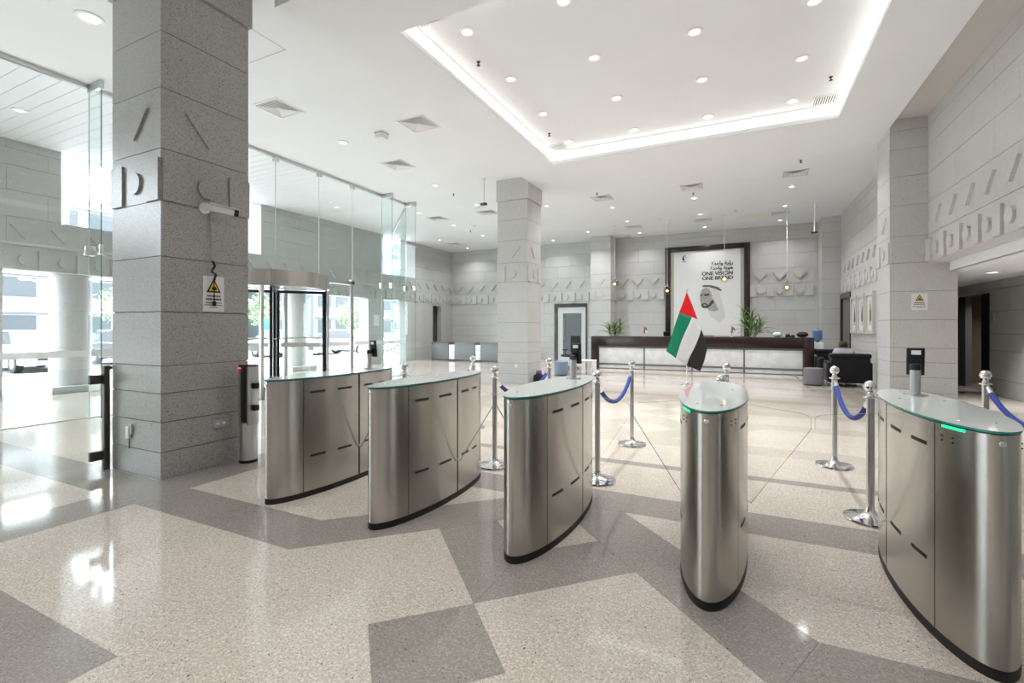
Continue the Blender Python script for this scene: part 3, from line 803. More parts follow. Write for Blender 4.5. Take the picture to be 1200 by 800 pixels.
# globe pendants above the reception desk
for x, z, s in ((-4.30,3.10,'left of the poster by the potted palm'),(-2.41,2.78,'at the left edge of the poster frame'),(-.55,3.12,'in front of the poster lettering'),(1.29,2.76,'right of the poster')):
    t = thing('globe_pendant','glass globe pendant lamp with warm bulb, '+s,'pendant lamp',(x,17.6,ZC),0,'globe pendants over the desk')
    d = ZC-z
    MB().tube([(0,0,0),(0,0,-d+.20)],.006,6).build('cord','white_paint',t)
    MB().lathe([(.05,-.03),(.05,0)],n=16).build('ceiling_rose','white_paint',t)
    MB().lathe([(.03,-d+.13),(.03,-d+.21),(.008,-d+.22)],n=14).build('cap','satin_steel',t)
    MB().sphere((0,0,-d),.155,20).build('globe','globe_glass',t)
    MB().sphere((0,0,-d-.02),.04,14).build('bulb','bulb_warm',t)

# ------------------------------------------------------------------ text
def text_mesh(body, size, extr=.002, align='LEFT', bold=0.0, name='lettering', mat='ink_black'):
    cu = bpy.data.curves.new(name,'FONT'); cu.body = body; cu.size = size; cu.extrude = extr; cu.align_x = align; cu.offset = bold
    o = bpy.data.objects.new(name, cu); C.objects.link(o)
    bpy.context.view_layer.update()
    me = bpy.data.meshes.new_from_object(o.evaluated_get(bpy.context.evaluated_depsgraph_get()))
    bpy.data.objects.remove(o); bpy.data.curves.remove(cu)
    me.materials.clear(); me.materials.append(M[mat]); me.name = name
    return me

# ------------------------------------------------------------------ framed poster on the back wall
PX0, PX1, PZ0, PZ1 = -2.83, .26, 1.0, 4.70
pf = thing('framed_poster','tall white poster with a monochrome portrait in a dark wooden frame on back wall','poster',(0,YB,0))
fw = .20
for n, b in (('frame_side',(PX0,-.10,PZ0,PX0+fw,.04,PZ1)),('frame_side',(PX1-fw,-.10,PZ0,PX1,.04,PZ1)),('frame_top',(PX0+fw,-.10,PZ1-fw,PX1-fw,.04,PZ1)),('frame_bottom',(PX0+fw,-.10,PZ0,PX1-fw,.04,PZ0+.12))):
    MB().bevbox(*b,.008).build(n,'wood_dark',pf)
for n, b in (('mount_edge',(PX0+fw,-.04,PZ0+.12,PX0+fw+.13,.04,PZ1-fw)),('mount_edge',(PX1-fw-.13,-.04,PZ0+.12,PX1-fw,.04,PZ1-fw))):
    MB().box(*b).build(n,'frame_cream',pf,smooth=False)
sheet = MB().box(PX0+fw+.13,-.03,PZ0+.12,PX1-fw-.13,.02,PZ1-fw).build('poster_sheet','poster_white',pf,smooth=False)
def lay(pts, mat, d=.0, name='portrait_shape'):
    MB().prism(pts,-.031-d,-.029,'y').build(name,mat,sheet,smooth=False)
# picture coordinates (x px, y px of the photograph) on the sheet
u0x, u1x, u0y, u1y = 780.0, 879.0, 288.0, 392.0
def pp(x, y):
    f_, s_, c0 = 555.0, math.sin(math.atan2(270.,555.)), math.cos(math.atan2(270.,555.))
    u = (x-600)/f_; d = (YB-.03)/(u*s_+c0)
    return (d*(u*c0-s_), CAM_H-(y-385)/f_*d)
def P_(l): return [pp(x, y) for x, y in l]
lay(P_([(824,337),(836,336),(842,341),(846,352),(850,372),(843,378),(832,370),(826,350)]),'portrait_scarf',.000)
lay(P_([(828.5,360.5),(835,356.5),(837.5,352.5),(842.3,363.3),(836,364.6),(831,363.8)]),'portrait_skin',.0015)
lay(P_([(820.5,344),(823,338.5),(827,337),(831,338.5),(834,345),(835.5,352),(834,358),(830,361),(824,361),(821.5,358.5),(821,354),(820,350)]),'portrait_skin',.003)
lay(P_([(822,356.2),(826,354.6),(830,357.2),(833.5,352.5),(836.2,350.5),(836.8,354.5),(833,358),(829,361),(824.5,361),(822,358.5)]),'portrait_dark',.0045)
lay(P_([(823.3,357),(826,356.2),(828.4,357.4),(826,358.6)]),'portrait_skin',.006)
lay(P_([(820.4,345.2),(823.6,344.6),(823.4,346.6),(820.9,346.6)]),'portrait_dark',.0045)
lay(P_([(824.5,344.6),(831.5,343.6),(831,346.2),(826,347)]),'portrait_dark',.0045)
lay(P_([(822.5,335.2),(825,333.8),(834,334.2),(842,336.5),(846,339.8),(844.5,341.2),(839,338.4),(831,336.2),(824,336.2)]),'portrait_band',.0045)
# emblem: blue swirl
lay(P_([(802,299.5),(800.2,301),(799.2,303.2),(799.8,305),(801.5,306),(802.4,303.8),(801.2,302.2),(802.4,300.2)]),'ink_blue',.001,'emblem')
lay(P_([(799.5,302),(801.2,299.3),(804.4,298.8),(801.9,300.2),(800.6,302.4)]),'ink_blue',.002,'emblem')
lay(P_([(803.2,301),(804.4,300.6),(804.5,302.2),(803.5,302.6)]),'ink_pale_blue',.001,'emblem')
lay(P_([(799,306.6),(804,306.3),(804,306.8),(799,307.1)]),'ink_blue',.001,'emblem')
def words(body, px, py, pyt, mat='ink_black', bold=0.0):
    x, z = pp(px, py); zt = pp(px, pyt)[1]
    me = text_mesh(body, (zt-z)/.70, .002, 'RIGHT', bold, 'lettering', mat)
    vs = [v.co.copy() for v in me.vertices]; fs = [tuple(p.vertices) for p in me.polygons]; k = (zt-z)*.10
    m = MB()
    for i, (dx, dz) in enumerate(((0,0),(-k,0),(-k/2,k*.6))): m.add([(v.x+dx, v.y+dz, v.z+.0006*i) for v in vs], fs)     # heavier strokes
    return obj('lettering', m.mesh('lettering', mat, False), sheet, (x, -.033, z), (PI/2,0,0))
words('ONE VISION',859.3,321.3,317.0)
words('ONE BRAND',859.3,326.7,322.6)
words('\u0629\uFEAA\uFEA3\uFE8D\uFEED \uFE94\uFEF3\uFE85\uFEAD',859.3,309.3,305.3)
words('\u0629\uFEAA\uFEA3\uFE8D\uFEED \uFE94\uFEF3\uFEEE\uFEEB',859.3,314.8,310.8)

# ------------------------------------------------------------------ doors
dr = thing('door_1',None,None,((BD[0]+BD[1])/2,YB,0)); dr['kind'] = 'structure'
hw = (BD[1]-BD[0])/2
MB().box(-hw,-.06,0,-hw+.16,.02,2.53).box(-hw+.16,-.06,2.37,hw,.02,2.53).box(hw-.05,-.06,0,hw,.02,2.37).build('door_frame','wood_dark',dr,smooth=False)
lfz = MB().box(-hw+.16,-.02,0,-hw+.40,.02,2.37).box(hw-.25,-.02,0,hw-.05,.02,2.37).box(-hw+.40,-.02,2.10,hw-.25,.02,2.37).box(-hw+.40,-.02,0,hw-.25,.02,.25).build('door_leaf','door_white',dr,smooth=False)
MB().box(-hw+.40,-.008,.25,hw-.25,.008,2.10).build('door_pane','building_blue',lfz,smooth=False)
MB().tube([(-hw+.47,-.05,.9),(-hw+.47,-.05,1.9)],.016,8).build('door_handle','satin_steel',lfz)
MB().box(hw-.55,-.05,2.22,hw-.30,-.02,2.28).build('door_closer','satin_steel',lfz,smooth=False)
dr2 = thing('door_2',None,None,(XR,(RD[0]+RD[1])/2,0)); dr2['kind'] = 'structure'
hw = (RD[1]-RD[0])/2
MB().box(-.03,-hw,0,.25,-hw+.14,2.56).box(-.03,hw-.14,0,.25,hw,2.56).box(-.03,-hw+.14,2.40,.25,hw-.14,2.56).build('door_frame','wood_dark',dr2,smooth=False)
MB().box(.20,-hw+.14,0,.25,hw-.14,2.40).build('door_leaf','dark_gap',dr2,smooth=False)
dr3 = thing('door_3',None,None,(XL,18.9,0)); dr3['kind'] = 'structure'
MB().box(-.30,-.35,0,-.24,.35,2.5).build('door_leaf','dark_bronze',dr3,smooth=False)
# three framed pictures on the right wall
for i, (ya, nm, pm) in enumerate(((14.62,'nearest the pilaster','picture_b'),(15.58,'middle one of three','picture_a'),(16.54,'nearest the dark doorway','picture_a'))):
    t = thing('framed_picture','cream framed upright picture on the right wall, '+nm,'picture',(XR,ya,0),0,'framed pictures on the right wall')
    yb = ya+.84
    for b in ((-.07,0,1.28,.0,.09,2.36),(-.07,.75,1.28,.0,.84,2.36),(-.07,.09,1.28,.0,.75,1.37),(-.07,.09,2.27,.0,.75,2.36)): MB().box(*b).build('frame_bar','frame_cream',t,smooth=False)
    MB().box(-.025,.09,1.37,-.0,.75,2.27).build('picture_sheet','sign_white',t,smooth=False)
    MB().box(-.028,.2,1.5,-.0245,.62,2.15).build('picture_print',pm,t,smooth=False)
    MB().prism([(.33,1.62),(.47,1.6),(.50,1.82),(.43,1.95),(.41,2.05),(.37,2.02),(.36,1.86)],-.031,-.0275,'x').build('picture_figure','portrait_dark',t,smooth=False)

# ------------------------------------------------------------------ signs, camera and plates on the columns
def warn_sign(parent_loc, axis, label, w_=.215, h_=.36):
    """white notice: yellow warning triangle over lines of small print"""
    t = thing('warning_notice',label,'sign',parent_loc)
    MB().box(-w_/2,-.006,-h_/2,w_/2,0,h_/2).build('notice_plate','sign_white',t,smooth=False)
    k = h_
    MB().prism([(-.33*k*.62,.04*k),(.33*k*.62,.04*k),(0,.44*k)],-.008,-.0055,'y').build('triangle_border','ink_black',t,smooth=False)
    MB().prism([(-.14*k,.085*k),(.14*k,.085*k),(0,.36*k)],-.0095,-.0075,'y').build('triangle_field','sign_yellow',t,smooth=False)
    MB().prism([(-.07*k,.13*k),(.03*k,.10*k),(.09*k,.14*k),(.05*k,.20*k),(-.02*k,.22*k)],-.011,-.009,'y').build('camera_symbol','ink_black',t,smooth=False)
    for i, (z, ww, hh) in enumerate(((-.06,.52,.045),(-.15,.60,.05),(-.25,.62,.022),(-.315,.70,.022),(-.38,.30,.018))):
        n = 9; x = -ww*w_*.62
        m = MB()
        while x < ww*w_*.62-.004:
            l = random.uniform(.006,.020); m.box(x,-.0072,z*k-hh*k/2,min(x+l, ww*w_*.62),-.0058,z*k+hh*k/2); x += l+.004
        m.build('print_line','ink_black',t,smooth=False)
    if axis == 'x': t.rotation_euler = (0,0,PI/2)
    return t
s1 = warn_sign((XC1+.001,3.028,1.765),'x','white camera warning notice with yellow triangle on the big granite column')
s2 = warn_sign((2.88,YC[1][0]-.001,1.90),'y','white camera warning notice with yellow triangle on the right pilaster',.23,.30)
cctv = thing('security_camera','white bullet security camera on the granite column pointing right','camera',(XC1+.002,2.93,2.62))
MB().lathe([(.055,0),(.055,.02),(.04,.03)],n=20).build('mount','white_plastic',cctv).rotation_euler = (0,PI/2,0)
MB().tube([(.02,0,0),(.06,.02,.0),(.08,.05,.0)],.022,10).build('arm','white_plastic',cctv)
cb = MB().tube([(0,-.09,0),(0,.16,0)],.036,16).build('camera_body','white_plastic',cctv); cb.location = (.10,.06,.0); cb.rotation_euler = (math.radians(-6),0,math.radians(-25))
MB().tube([(0,.155,0),(0,.20,0)],.033,16).build('lens_hood','black_plastic',cb)
MB().box(-.040,-.06,.030,.040,.21,.040).build('sunshield','white_plastic',cb,smooth=False)
cab = MB().tube([(.012,0,0),(.012,.02,-.15),(.012,.025,-.47)],.006,6)
tag(cab.build('camera_cable','grille_grey',None,True,(XC1+.004,2.98,2.59)),'thin cable hanging from the security camera on the granite column','cable')
cbk = MB().tube([(.0,0,0),(.01,.02,-.05),(.01,-.015,-.11),(.012,.03,-.14),(.01,.01,-.20)],.012,8)
cbp = MB().tube([(.01,.01,-.19),(.008,.015,-.42)],.005,6).bevbox(-.005,.0,-.46,.02,.03,-.41,.006)
tag(cbk.build('cable_coil','black_plastic',None,True,(XC1+.03,3.0,2.10)),'black coiled cable connectors above the notice on the granite column','cable')
cbp.build('plug','black_plastic',bpy.data.objects['cable_coil'])
def socket(loc, axis, label):
    t = thing('wall_socket',label,'socket',loc)
    MB().bevbox(-.075,-.012,-.045,.075,0,.045,.004).build('plate','grille_grey',t)
    MB().box(-.045,-.015,-.012,-.015,-.012,.012).box(.015,-.015,-.012,.045,-.012,.012).build('insert','white_plastic',t,smooth=False)
    if axis == 'x': t.rotation_euler = (0,0,PI/2)
socket((XC1+.001,3.10,.43),'x','steel double wall socket low on the granite column, right face')
jb = thing('cable_outlet','small white cable outlet low on the granite column, left face','outlet',(-5.40,YC[0][0]-.001,.40))
MB().bevbox(-.03,-.03,-.06,.03,0,.06,.006).build('box','white_plastic',jb); MB().bevbox(.03,-.02,-.02,.05,0,.075,.004).build('clip','white_plastic',jb); MB().tube([(0,-.008,-.06),(0,-.008,-.16)],.005,6).build('tail','black_plastic',jb)
ss = MB().bevbox(-.04,-.008,-.04,.04,0,.04,.003).build('switch_plate','white_plastic',None,True,(-5.2,YC[1][0]-.001,.46)); tag(ss,'small white switch plate low on the free column','plate')

# ------------------------------------------------------------------ reception desk
DY = 16.7
dk = thing('reception_desk','long reception desk with dark wood top band over white marble panels','desk',(0,DY,0))
MB().bevbox(-4.66,-.06,.80,1.66,.85,1.14,.008).build('desk_top','wood_dark',dk)
MB().bevbox(-4.92,-.06,0,-4.66,.85,1.14,.008).build('end_panel','wood_dark',dk)
MB().bevbox(1.66,-.06,0,1.93,.85,1.14,.008).build('end_panel','wood_dark',dk)
MB().box(-4.66,.02,.0,1.66,.8,.80).build('carcass','desk_grey',dk,smooth=False)
xs = [-4.66,-3.05,-1.50,.05,1.66]
for a, b in zip(xs[:-1], xs[1:]):
    MB().bevbox(a+.025,0,.19,b-.025,.02,.74,.003).build('marble_panel','marble_white',dk)
    MB().bevbox(a+.025,.01,.02,b-.025,.02,.13,.002).build('kick_panel','marble_white',dk)
MB().box(-4.66,-.01,.745,1.66,.02,.80).build('shadow_rail','desk_grey',dk,smooth=False)
MB().box(-4.66,-.01,.135,1.66,.02,.185).build('foot_rail','desk_grey',dk,smooth=False)
for x in xs[1:-1]: MB().box(x-.022,-.008,.0,x+.022,.02,.745).build('divider','desk_grey',dk,smooth=False)

# ------------------------------------------------------------------ potted plants
lf = MB(); n = 7; vs = []; fs = []
for i in range(n+1):
    u = i/n; wd = .027*math.sin(PI*min(1,(u*.92+.10)))**.7*(1 if u < .99 else .05); x = .50*u; z = .26*u-.30*u*u
    vs += [(x,-wd,z+.006),(x,0,z-.004),(x,wd,z+.006)]
for i in range(n):
    for k in (0,1): fs.append((i*3+k,i*3+k+1,i*3+k+4,i*3+k+3))
LEAF = {m: MB().add(vs, fs).mesh('leaf', m) for m in ('leaf_green','leaf_dark')}
def plant(loc, label, canes, leaves, scale, pot=True, seed=1):
    rnd = random.Random(seed)
    t = thing('potted_plant',label,'plant',loc)
    MB().lathe([(.13,-.88),(.17,.22),(.175,.24),(.155,.24),(.15,.20)],n=24).build('pot','black_plastic',t)
    MB().lathe([(.001,.205),(.15,.20)],n=16).build('soil','trunk',t)
    for cx, cy, h in canes:
        MB().tube([(cx*.4,cy*.4,.18),(cx*.8,cy*.8,.18+h*.5),(cx,cy,.18+h)],[.016,.014,.010],8).build('cane','leaf_dark',t)
        for i in range(leaves):
            f_ = i/leaves; az = i*2.4+rnd.uniform(-.3,.3); el = 1.15-1.05*(1-f_)+rnd.uniform(-.2,.2)
            s = scale*rnd.uniform(.75,1.1)
            obj('leaf',LEAF['leaf_green' if rnd.random() < .65 else 'leaf_dark'],t,(cx,cy,.18+h*(.35+.68*f_)),(rnd.uniform(-.25,.25),-el,az),(s,s,s))
    return t
plant((-4.42,18.1,.88),'green palm plant behind the left end of the reception desk',[(0,0,.36),(.20,.05,.46),(-.20,.03,.30),(.05,-.08,.22)],17,.95,seed=3)
plant((.20,18.1,.88),'tall bushy green palm plant right of the poster behind the desk',[(-.14,0,.80),(.10,.05,.72),(.34,.0,.50),(.02,-.05,.55),(.22,-.06,.36)],19,.92,seed=5)

# little table flags
def table_flag(x, label):
    t = thing('table_flag',label,'flag',(x,DY+.25,1.14),0,'small flags on the reception desk')
    MB().lathe([(.05,0),(.05,.015),(.01,.02)],n=16).build('stand','satin_steel',t)
    MB().tube([(0,0,.015),(0,0,.36)],.006,6).build('stick','satin_steel',t)
    def ptc(name, q, mat):
        MB().prism(q,-.004,.004,'y').build(name,mat,t,smooth=False)
    ptc('red_band',[(0,.36),(-.02,.16),(.05,.24)],'flag_red'); ptc('green_band',[(0,.36),(.05,.24),(.12,.20),(.10,.28)],'flag_green')
    ptc('white_band',[(.05,.24),(.12,.20),(.11,.13),(.03,.14)],'flag_white'); ptc('black_band',[(-.02,.16),(.05,.24),(.03,.14),(.01,.08)],'flag_black')
table_flag(-3.10,'small red green and white table flag left of the poster on the desk')
table_flag(-.32,'small red green and white table flag right of the portrait on the desk')
oc = None
def office_chair(loc, rz, label):
    t = thing('office_chair',label,'chair',loc,rz,'black office chairs')
    MB().bevbox(-.24,-.24,.44,.24,.24,.52,.03).build('seat','leather_black',t)
    b = MB().bevbox(-.23,.20,.60,.23,.27,1.16,.035,seg=3).build('backrest','leather_black',t)
    MB().tube([(0,.15,.44),(0,.28,.50),(0,.29,.75)],.018,8).build('back_support','dark_steel',t)
    MB().tube([(0,0,.08),(0,0,.44)],.028,10).build('gas_lift','dark_steel',t)
    for i in range(5):
        a = 2*PI*i/5
        MB().tube([(0,0,.10),(.30*math.cos(a),.30*math.sin(a),.065)],[.022,.014],8).sphere((.30*math.cos(a),.30*math.sin(a),.032),.03,8).build('leg','dark_steel',t)
    for s in (-1,1):
        MB().tube([(s*.24,.0,.48),(s*.28,0,.66),(s*.28,.14,.67),(s*.28,-.12,.67)],.016,8).build('armrest','black_plastic',t)
office_chair((-1.15,18.3,0),0,'black office chair behind the reception desk below the portrait')
office_chair((-5.35,15.6,0),-.5,'black office chair standing below the white door in the back wall')
mon = thing('desk_monitor','dark desk monitor at the left foot of the poster frame on the desk','monitor',(-2.38,DY+.55,1.14))
MB().bevbox(-.11,-.02,.015,.11,.02,.17,.006).build('monitor_body','screen_black',mon); MB().bevbox(-.08,-.06,0,.08,.06,.012,.004).build('foot','black_plastic',mon)
pb = thing('paper_bag','crumpled pale green paper bag on the reception desk','bag',(.98,DY+.3,1.14))
MB().sphere((0,0,.082),.13,12,sz=.62).build('bag_body','paper_green',pb); MB().tube([(.05,0,.12),(.10,0,.19),(.14,0,.16)],[.03,.018,.012],8).build('twisted_top','paper_green',pb)
for x, s, r in ((1.27,'left of the pair',.075),(1.40,'right of the pair',.055)):
    o = MB().sphere((0,0,r*.8),r,12,sz=.8).bevbox(-r,-r*.8,0,r,r*.8,r*.5,.01).build('desk_phone','black_plastic',None,True,(x,DY+.25,1.14)); tag(o,'small dark rounded device on the right half of the desk, '+s,'device','dark devices on the desk')
hb = thing('handbag','low black handbag at the right end of the reception desk','bag',(1.66,DY+.3,1.14))
MB().sphere((0,0,.089),.16,14,sz=.55).build('bag_body','bag_black',hb); MB().tube([(-.1,0,.1),(-.06,0,.16),(.06,0,.16),(.1,0,.1)],.012,8).build('strap','bag_black',hb)
wd = thing('water_dispenser','white water dispenser with blue bottle behind the right desk end','water dispenser',(2.12,17.6,0))
MB().bevbox(-.15,-.15,0,.15,.15,.98,.02).build('cabinet','white_plastic',wd)
MB().lathe([(.05,.98),(.06,1.02),(.13,1.08),(.135,1.34),(.12,1.36)],n=20).build('bottle','plastic_blue',wd)
MB().box(-.10,-.17,.62,.10,-.15,.78).build('tap_panel','dark_steel',wd,smooth=False)

# ------------------------------------------------------------------ flag on a stand
ang = math.atan2(270.,555.)
fl = thing('flag_stand','large red green white and black flag drooping from a chrome pole on the floor','flag',(-1.25,12.58,0),ang)
def fq(px, py): return ((px-804.5)/555.0*11.86, CAM_H-(py-385)/555.0*11.86)
MB().lathe([(.17,0),(.17,.012),(.05,.03),(.022,.06),(.018,.10)],n=28).build('base','chrome',fl)
MB().tube([(0,.0,.06),(0,0,2.36)],.013,12).build('pole','chrome',fl)
MB().sphere((0,0,2.38),.022,12).tube([(0,0,2.39),(.0,0,2.46)],[.012,.002],8).tube([(-.05,0,2.40),(.04,0,2.43)],.006,6).build('finial','chrome',fl)
def cloth(quad, mat, name, n=10):
    q = [Vector(fq(*p)) for p in quad]; vs = []; fs = []
    for i in range(n+1):
        for j in range(n+1):
            u, v = i/n, j/n
            p = q[0]*(1-u)*(1-v)+q[1]*u*(1-v)+q[2]*u*v+q[3]*(1-u)*v
            drop = max(0.0,(2.3-p.y))
            y = -.03-.055*drop+.035*drop*math.sin(9*p.x+2.2*p.y)-.05*drop*p.x
            vs.append((p.x, y, p.y))
    for i in range(n):
        for j in range(n): fs.append((i*(n+1)+j,(i+1)*(n+1)+j,(i+1)*(n+1)+j+1,i*(n+1)+j+1))
    o = MB().add(vs, fs).build(name, mat, fl); md = o.modifiers.new('thickness','SOLIDIFY'); md.thickness = .004
cloth([(804,342),(799.5,354),(795,366),(809,371.5)],'flag_red','red_band')
cloth([(804,342),(809,371.5),(815.5,374.2),(810,358)],'flag_red','red_band')
cloth([(795,366),(809,371.5),(789,419),(779,411)],'flag_green','green_band')
cloth([(809,371.5),(819.6,385.5),(803,427.5),(789,419)],'flag_white','white_band')
cloth([(809,371.5),(812.5,372.9),(815.5,374.2),(819.6,385.5)],'flag_white','white_band')
cloth([(819.6,385.5),(826,406),(817,434),(803,427.5)],'flag_black','black_band')

# ------------------------------------------------------------------ seating on the right
def armchair(loc, rz, label):
    t = thing('armchair',label,'armchair',loc,rz,'black leather armchairs')
    MB().bevbox(-.30,-.34,.20,.30,.25,.37,.04,seg=3).build('seat_cushion','leather_black',t)
    MB().bevbox(-.40,.26,.10,.40,.44,.74,.04,seg=3).build('backrest','leather_black',t)
    MB().bevbox(-.42,.24,.70,.42,.46,.81,.04,seg=3).build('back_pad','leather_black',t)
    for s in (-1,1): MB().bevbox(min(s*.30,s*.45),-.36,.10,max(s*.30,s*.45),.40,.60,.035,seg=3).build('arm','leather_black',t)
    MB().bevbox(-.30,-.34,.10,.30,.30,.20,.01).build('seat_base','leather_black',t)
    for sx_ in (-1,1):
        for sy_ in (-1,1): MB().tube([(sx_*.38,sy_*.32+.02,0),(sx_*.38,sy_*.32+.02,.11)],.018,10).build('leg','chrome',t)
    return t
armchair((2.33,14.20,0),PI,'black leather armchair seen from behind with a person sitting in it')
armchair((2.38,16.15,0),0,'black leather armchair beyond the seated person facing the viewer')
def ottoman(loc, mat, label, r=.22, h=.43):
    t = thing('ottoman',label,'ottoman',loc)
    MB().lathe([(r-.02,.02),(r,.04),(r,h-.03),(r-.01,h-.008),(r-.03,h)],n=32).build('body',mat,t)
    MB().lathe([(r+.002,h-.05),(r+.004,h-.045),(r+.002,h-.04)],n=32).build('piping',mat,t)
    MB().lathe([(r-.03,0),(r-.03,.02)],n=24).build('foot','black_plastic',t)
ottoman((1.60,13.95,0),'fabric_grey','round grey fabric ottoman beside the black armchair')
ottoman((-4.93,13.55,0),'fabric_blue','round blue grey fabric ottoman behind the middle turnstile',.21)
# person: seated, back to the viewer
def person(loc, rz, label):
    J = {'pelvis':(0,0,.50),'waist':(0,.03,.66),'chest':(0,.02,.84),'neckb':(0,-.02,.93),'neck':(0,-.04,.96),'head':(0,-.06,1.0),'crown':(0,-.06,1.035),
         'shl':(-.17,0,.885),'shr':(.17,0,.885),'ell':(-.25,-.05,.66),'elr':(.25,-.05,.66),'wrl':(-.17,-.27,.62),'wrr':(.17,-.27,.62),'hal':(-.13,-.33,.61),'har':(.13,-.33,.61),
         'hil':(-.10,-.02,.50),'hir':(.10,-.02,.50),'knl':(-.12,-.46,.50),'knr':(.12,-.46,.50),'anl':(-.12,-.50,.09),'anr':(.12,-.50,.09),'tol':(-.12,-.66,.05),'tor':(.12,-.66,.05)}
    Rr = {'pelvis':(.15,.11),'waist':(.14,.10),'chest':(.165,.105),'neckb':(.075,.07),'neck':(.052,.052),'head':(.078,.085),'crown':(.066,.072),'shl':(.062,.062),'shr':(.062,.062),'ell':(.045,.045),'elr':(.045,.045),
          'wrl':(.030,.030),'wrr':(.030,.030),'hal':(.038,.022),'har':(.038,.022),'hil':(.085,.085),'hir':(.085,.085),'knl':(.062,.062),'knr':(.062,.062),'anl':(.040,.040),'anr':(.040,.040),'tol':(.038,.03),'tor':(.038,.03)}
    E_ = [('pelvis','waist'),('waist','chest'),('chest','neckb'),('neckb','neck'),('neck','head'),('head','crown'),('chest','shl'),('chest','shr'),('shl','ell'),('shr','elr'),('ell','wrl'),('elr','wrr'),('wrl','hal'),('wrr','har'),
          ('pelvis','hil'),('pelvis','hir'),('hil','knl'),('hir','knr'),('knl','anl'),('knr','anr'),('anl','tol'),('anr','tor')]
    for s, w_, h0 in (('l','wrl','hal'),('r','wrr','har')):          # five fingers on each hand
        sx_ = -1 if s == 'l' else 1; b = Vector(J[h0])
        for k, (dx, ln) in enumerate(((-.026,.055),(-.009,.068),(.009,.064),(.026,.05))):
            a = 'f%s%d' % (s,k); J[a] = (b.x+dx, b.y-.045-ln*.4, b.z+.0); J[a+'t'] = (b.x+dx*1.1, b.y-.04-ln, b.z-.03)
            Rr[a] = (.009,.009); Rr[a+'t'] = (.007,.007); E_ += [(h0,a),(a,a+'t')]
        a = 't%s' % s; J[a] = (b.x-sx_*.045, b.y-.02, b.z); J[a+'t'] = (b.x-sx_*.055, b.y-.06, b.z-.01); Rr[a] = (.011,.011); Rr[a+'t'] = (.009,.009); E_ += [(h0,a),(a,a+'t')]
    names = list(J); idx = {k:i for i,k in enumerate(names)}
    me = bpy.data.meshes.new('body'); me.from_pydata([J[k] for k in names],[(idx[a],idx[b]) for a,b in E_],[])
    o = bpy.data.objects.new('person',me); C.objects.link(o)
    o.modifiers.new('skin','SKIN'); s = o.modifiers.new('sub','SUBSURF'); s.levels = 2; s.render_levels = 2
    for i, k in enumerate(names): me.skin_vertices[0].data[i].radius = Rr[k]; me.skin_vertices[0].data[i].use_root = (k == 'pelvis')
    bpy.context.view_layer.update()
    m2 = bpy.data.meshes.new_from_object(o.evaluated_get(bpy.context.evaluated_depsgraph_get())); bpy.data.objects.remove(o)
    for m in ('shirt_lilac','trousers_dark','skin','black_plastic'): m2.materials.append(M[m])
    for p in m2.polygons:
        c = p.center; p.use_smooth = True
        if c.z > .945 or (c.y < -.28 and c.z > .56 and abs(c.x) < .24): p.material_index = 2
        elif c.z < .10 : p.material_index = 3
        elif c.y < -.14 and c.z < .585 or c.z < .53: p.material_index = 1
    b = obj('person',m2,None,loc,(0,0,rz)); tag(b,label,'person')
    hair = MB().sphere((0,-.052,1.045),.094,18,sz=1.0)
    hv = [(x,(y+.052)*1.12-.052,z) for x,y,z in hair.v]; hair.v = [(x, y if y > -.10 else y*.35-.065, max(z,.985+(-.10-y if y < -.06 else 0)*.8)) for x,y,z in hv]
    hair.build('hair','hair_dark',b)
    for s_ in (-1,1): MB().sphere((s_*.088,-.06,1.01),.018,10,sz=1.4).build('ear','skin',b)
    MB().tube([(0,-.145,1.03),(0,-.168,1.0),(0,-.150,.995)],[.010,.014,.010],8).build('nose','skin',b)
    for s_ in (-1,1): MB().sphere((s_*.032,-.142,1.025),.010,8).build('eye','ink_black',b)
    MB().tube([(-.025,-.142,.965),(0,-.150,.963),(.025,-.142,.965)],.006,6).build('mouth','wood_brown',b)
    return b
person((2.27,14.22,-.03),PI,'person in a pale lilac shirt sitting in the black armchair, seen from behind')
# brown inlay line framing the seating corner
tr = MB().box(1.40,12.50,0,1.44,19.2,.002).box(1.40,12.50,0,3.0,12.54,.002).build('trim_1','wood_brown',smooth=False); tag(tr,kind='structure')

# ------------------------------------------------------------------ far left furniture
ct = thing('security_counter','long low grey counter against the far left back wall','counter',(0,17.6,0))
for i, (a, b, m) in enumerate(((-12.6,-11.7,'counter_grey'),(-11.35,-10.35,'counter_grey'),(-10.05,-8.9,'counter_grey'))):
    MB().bevbox(a,0,.06,b,.5,.78,.01).build('cabinet',m,ct)
    MB().bevbox(a-.03,-.03,.78,b+.03,.53,.82,.006).build('worktop','desk_grey',ct)
MB().bevbox(-11.68,.02,0,-11.38,.45,.70,.01).bevbox(-10.32,.02,0,-10.08,.45,.70,.01).build('pedestal','white_paint',ct)
MB().box(-12.6,.02,0,-8.9,.45,.06).build('plinth','black_plastic',ct,smooth=False)
st = thing('side_table','low white side table beside the blue grey ottoman','table',(-4.45,14.25,0))
MB().bevbox(-.35,-.25,.40,.35,.25,.44,.008).build('top','white_paint',st)
for sx_ in (-1,1): MB().bevbox(sx_*.33-.02,-.23,0,sx_*.33+.02,.23,.40,.005).build('leg_panel','white_paint',st)
bg_ = thing('floor_bag','black bag with a purple top on the floor by the free column','bag',(-4.70,11.25,0))
MB().bevbox(-.13,-.10,0,.13,.10,.24,.05,seg=3).build('bag_body','bag_black',bg_); MB().sphere((.0,0,.27),.06,12).build('purple_top','bag_purple',bg_)
MB().tube([(-.08,0,.22),(-.07,0,.33),(.07,0,.33),(.08,0,.22)],.010,8).build('strap','bag_black',bg_)

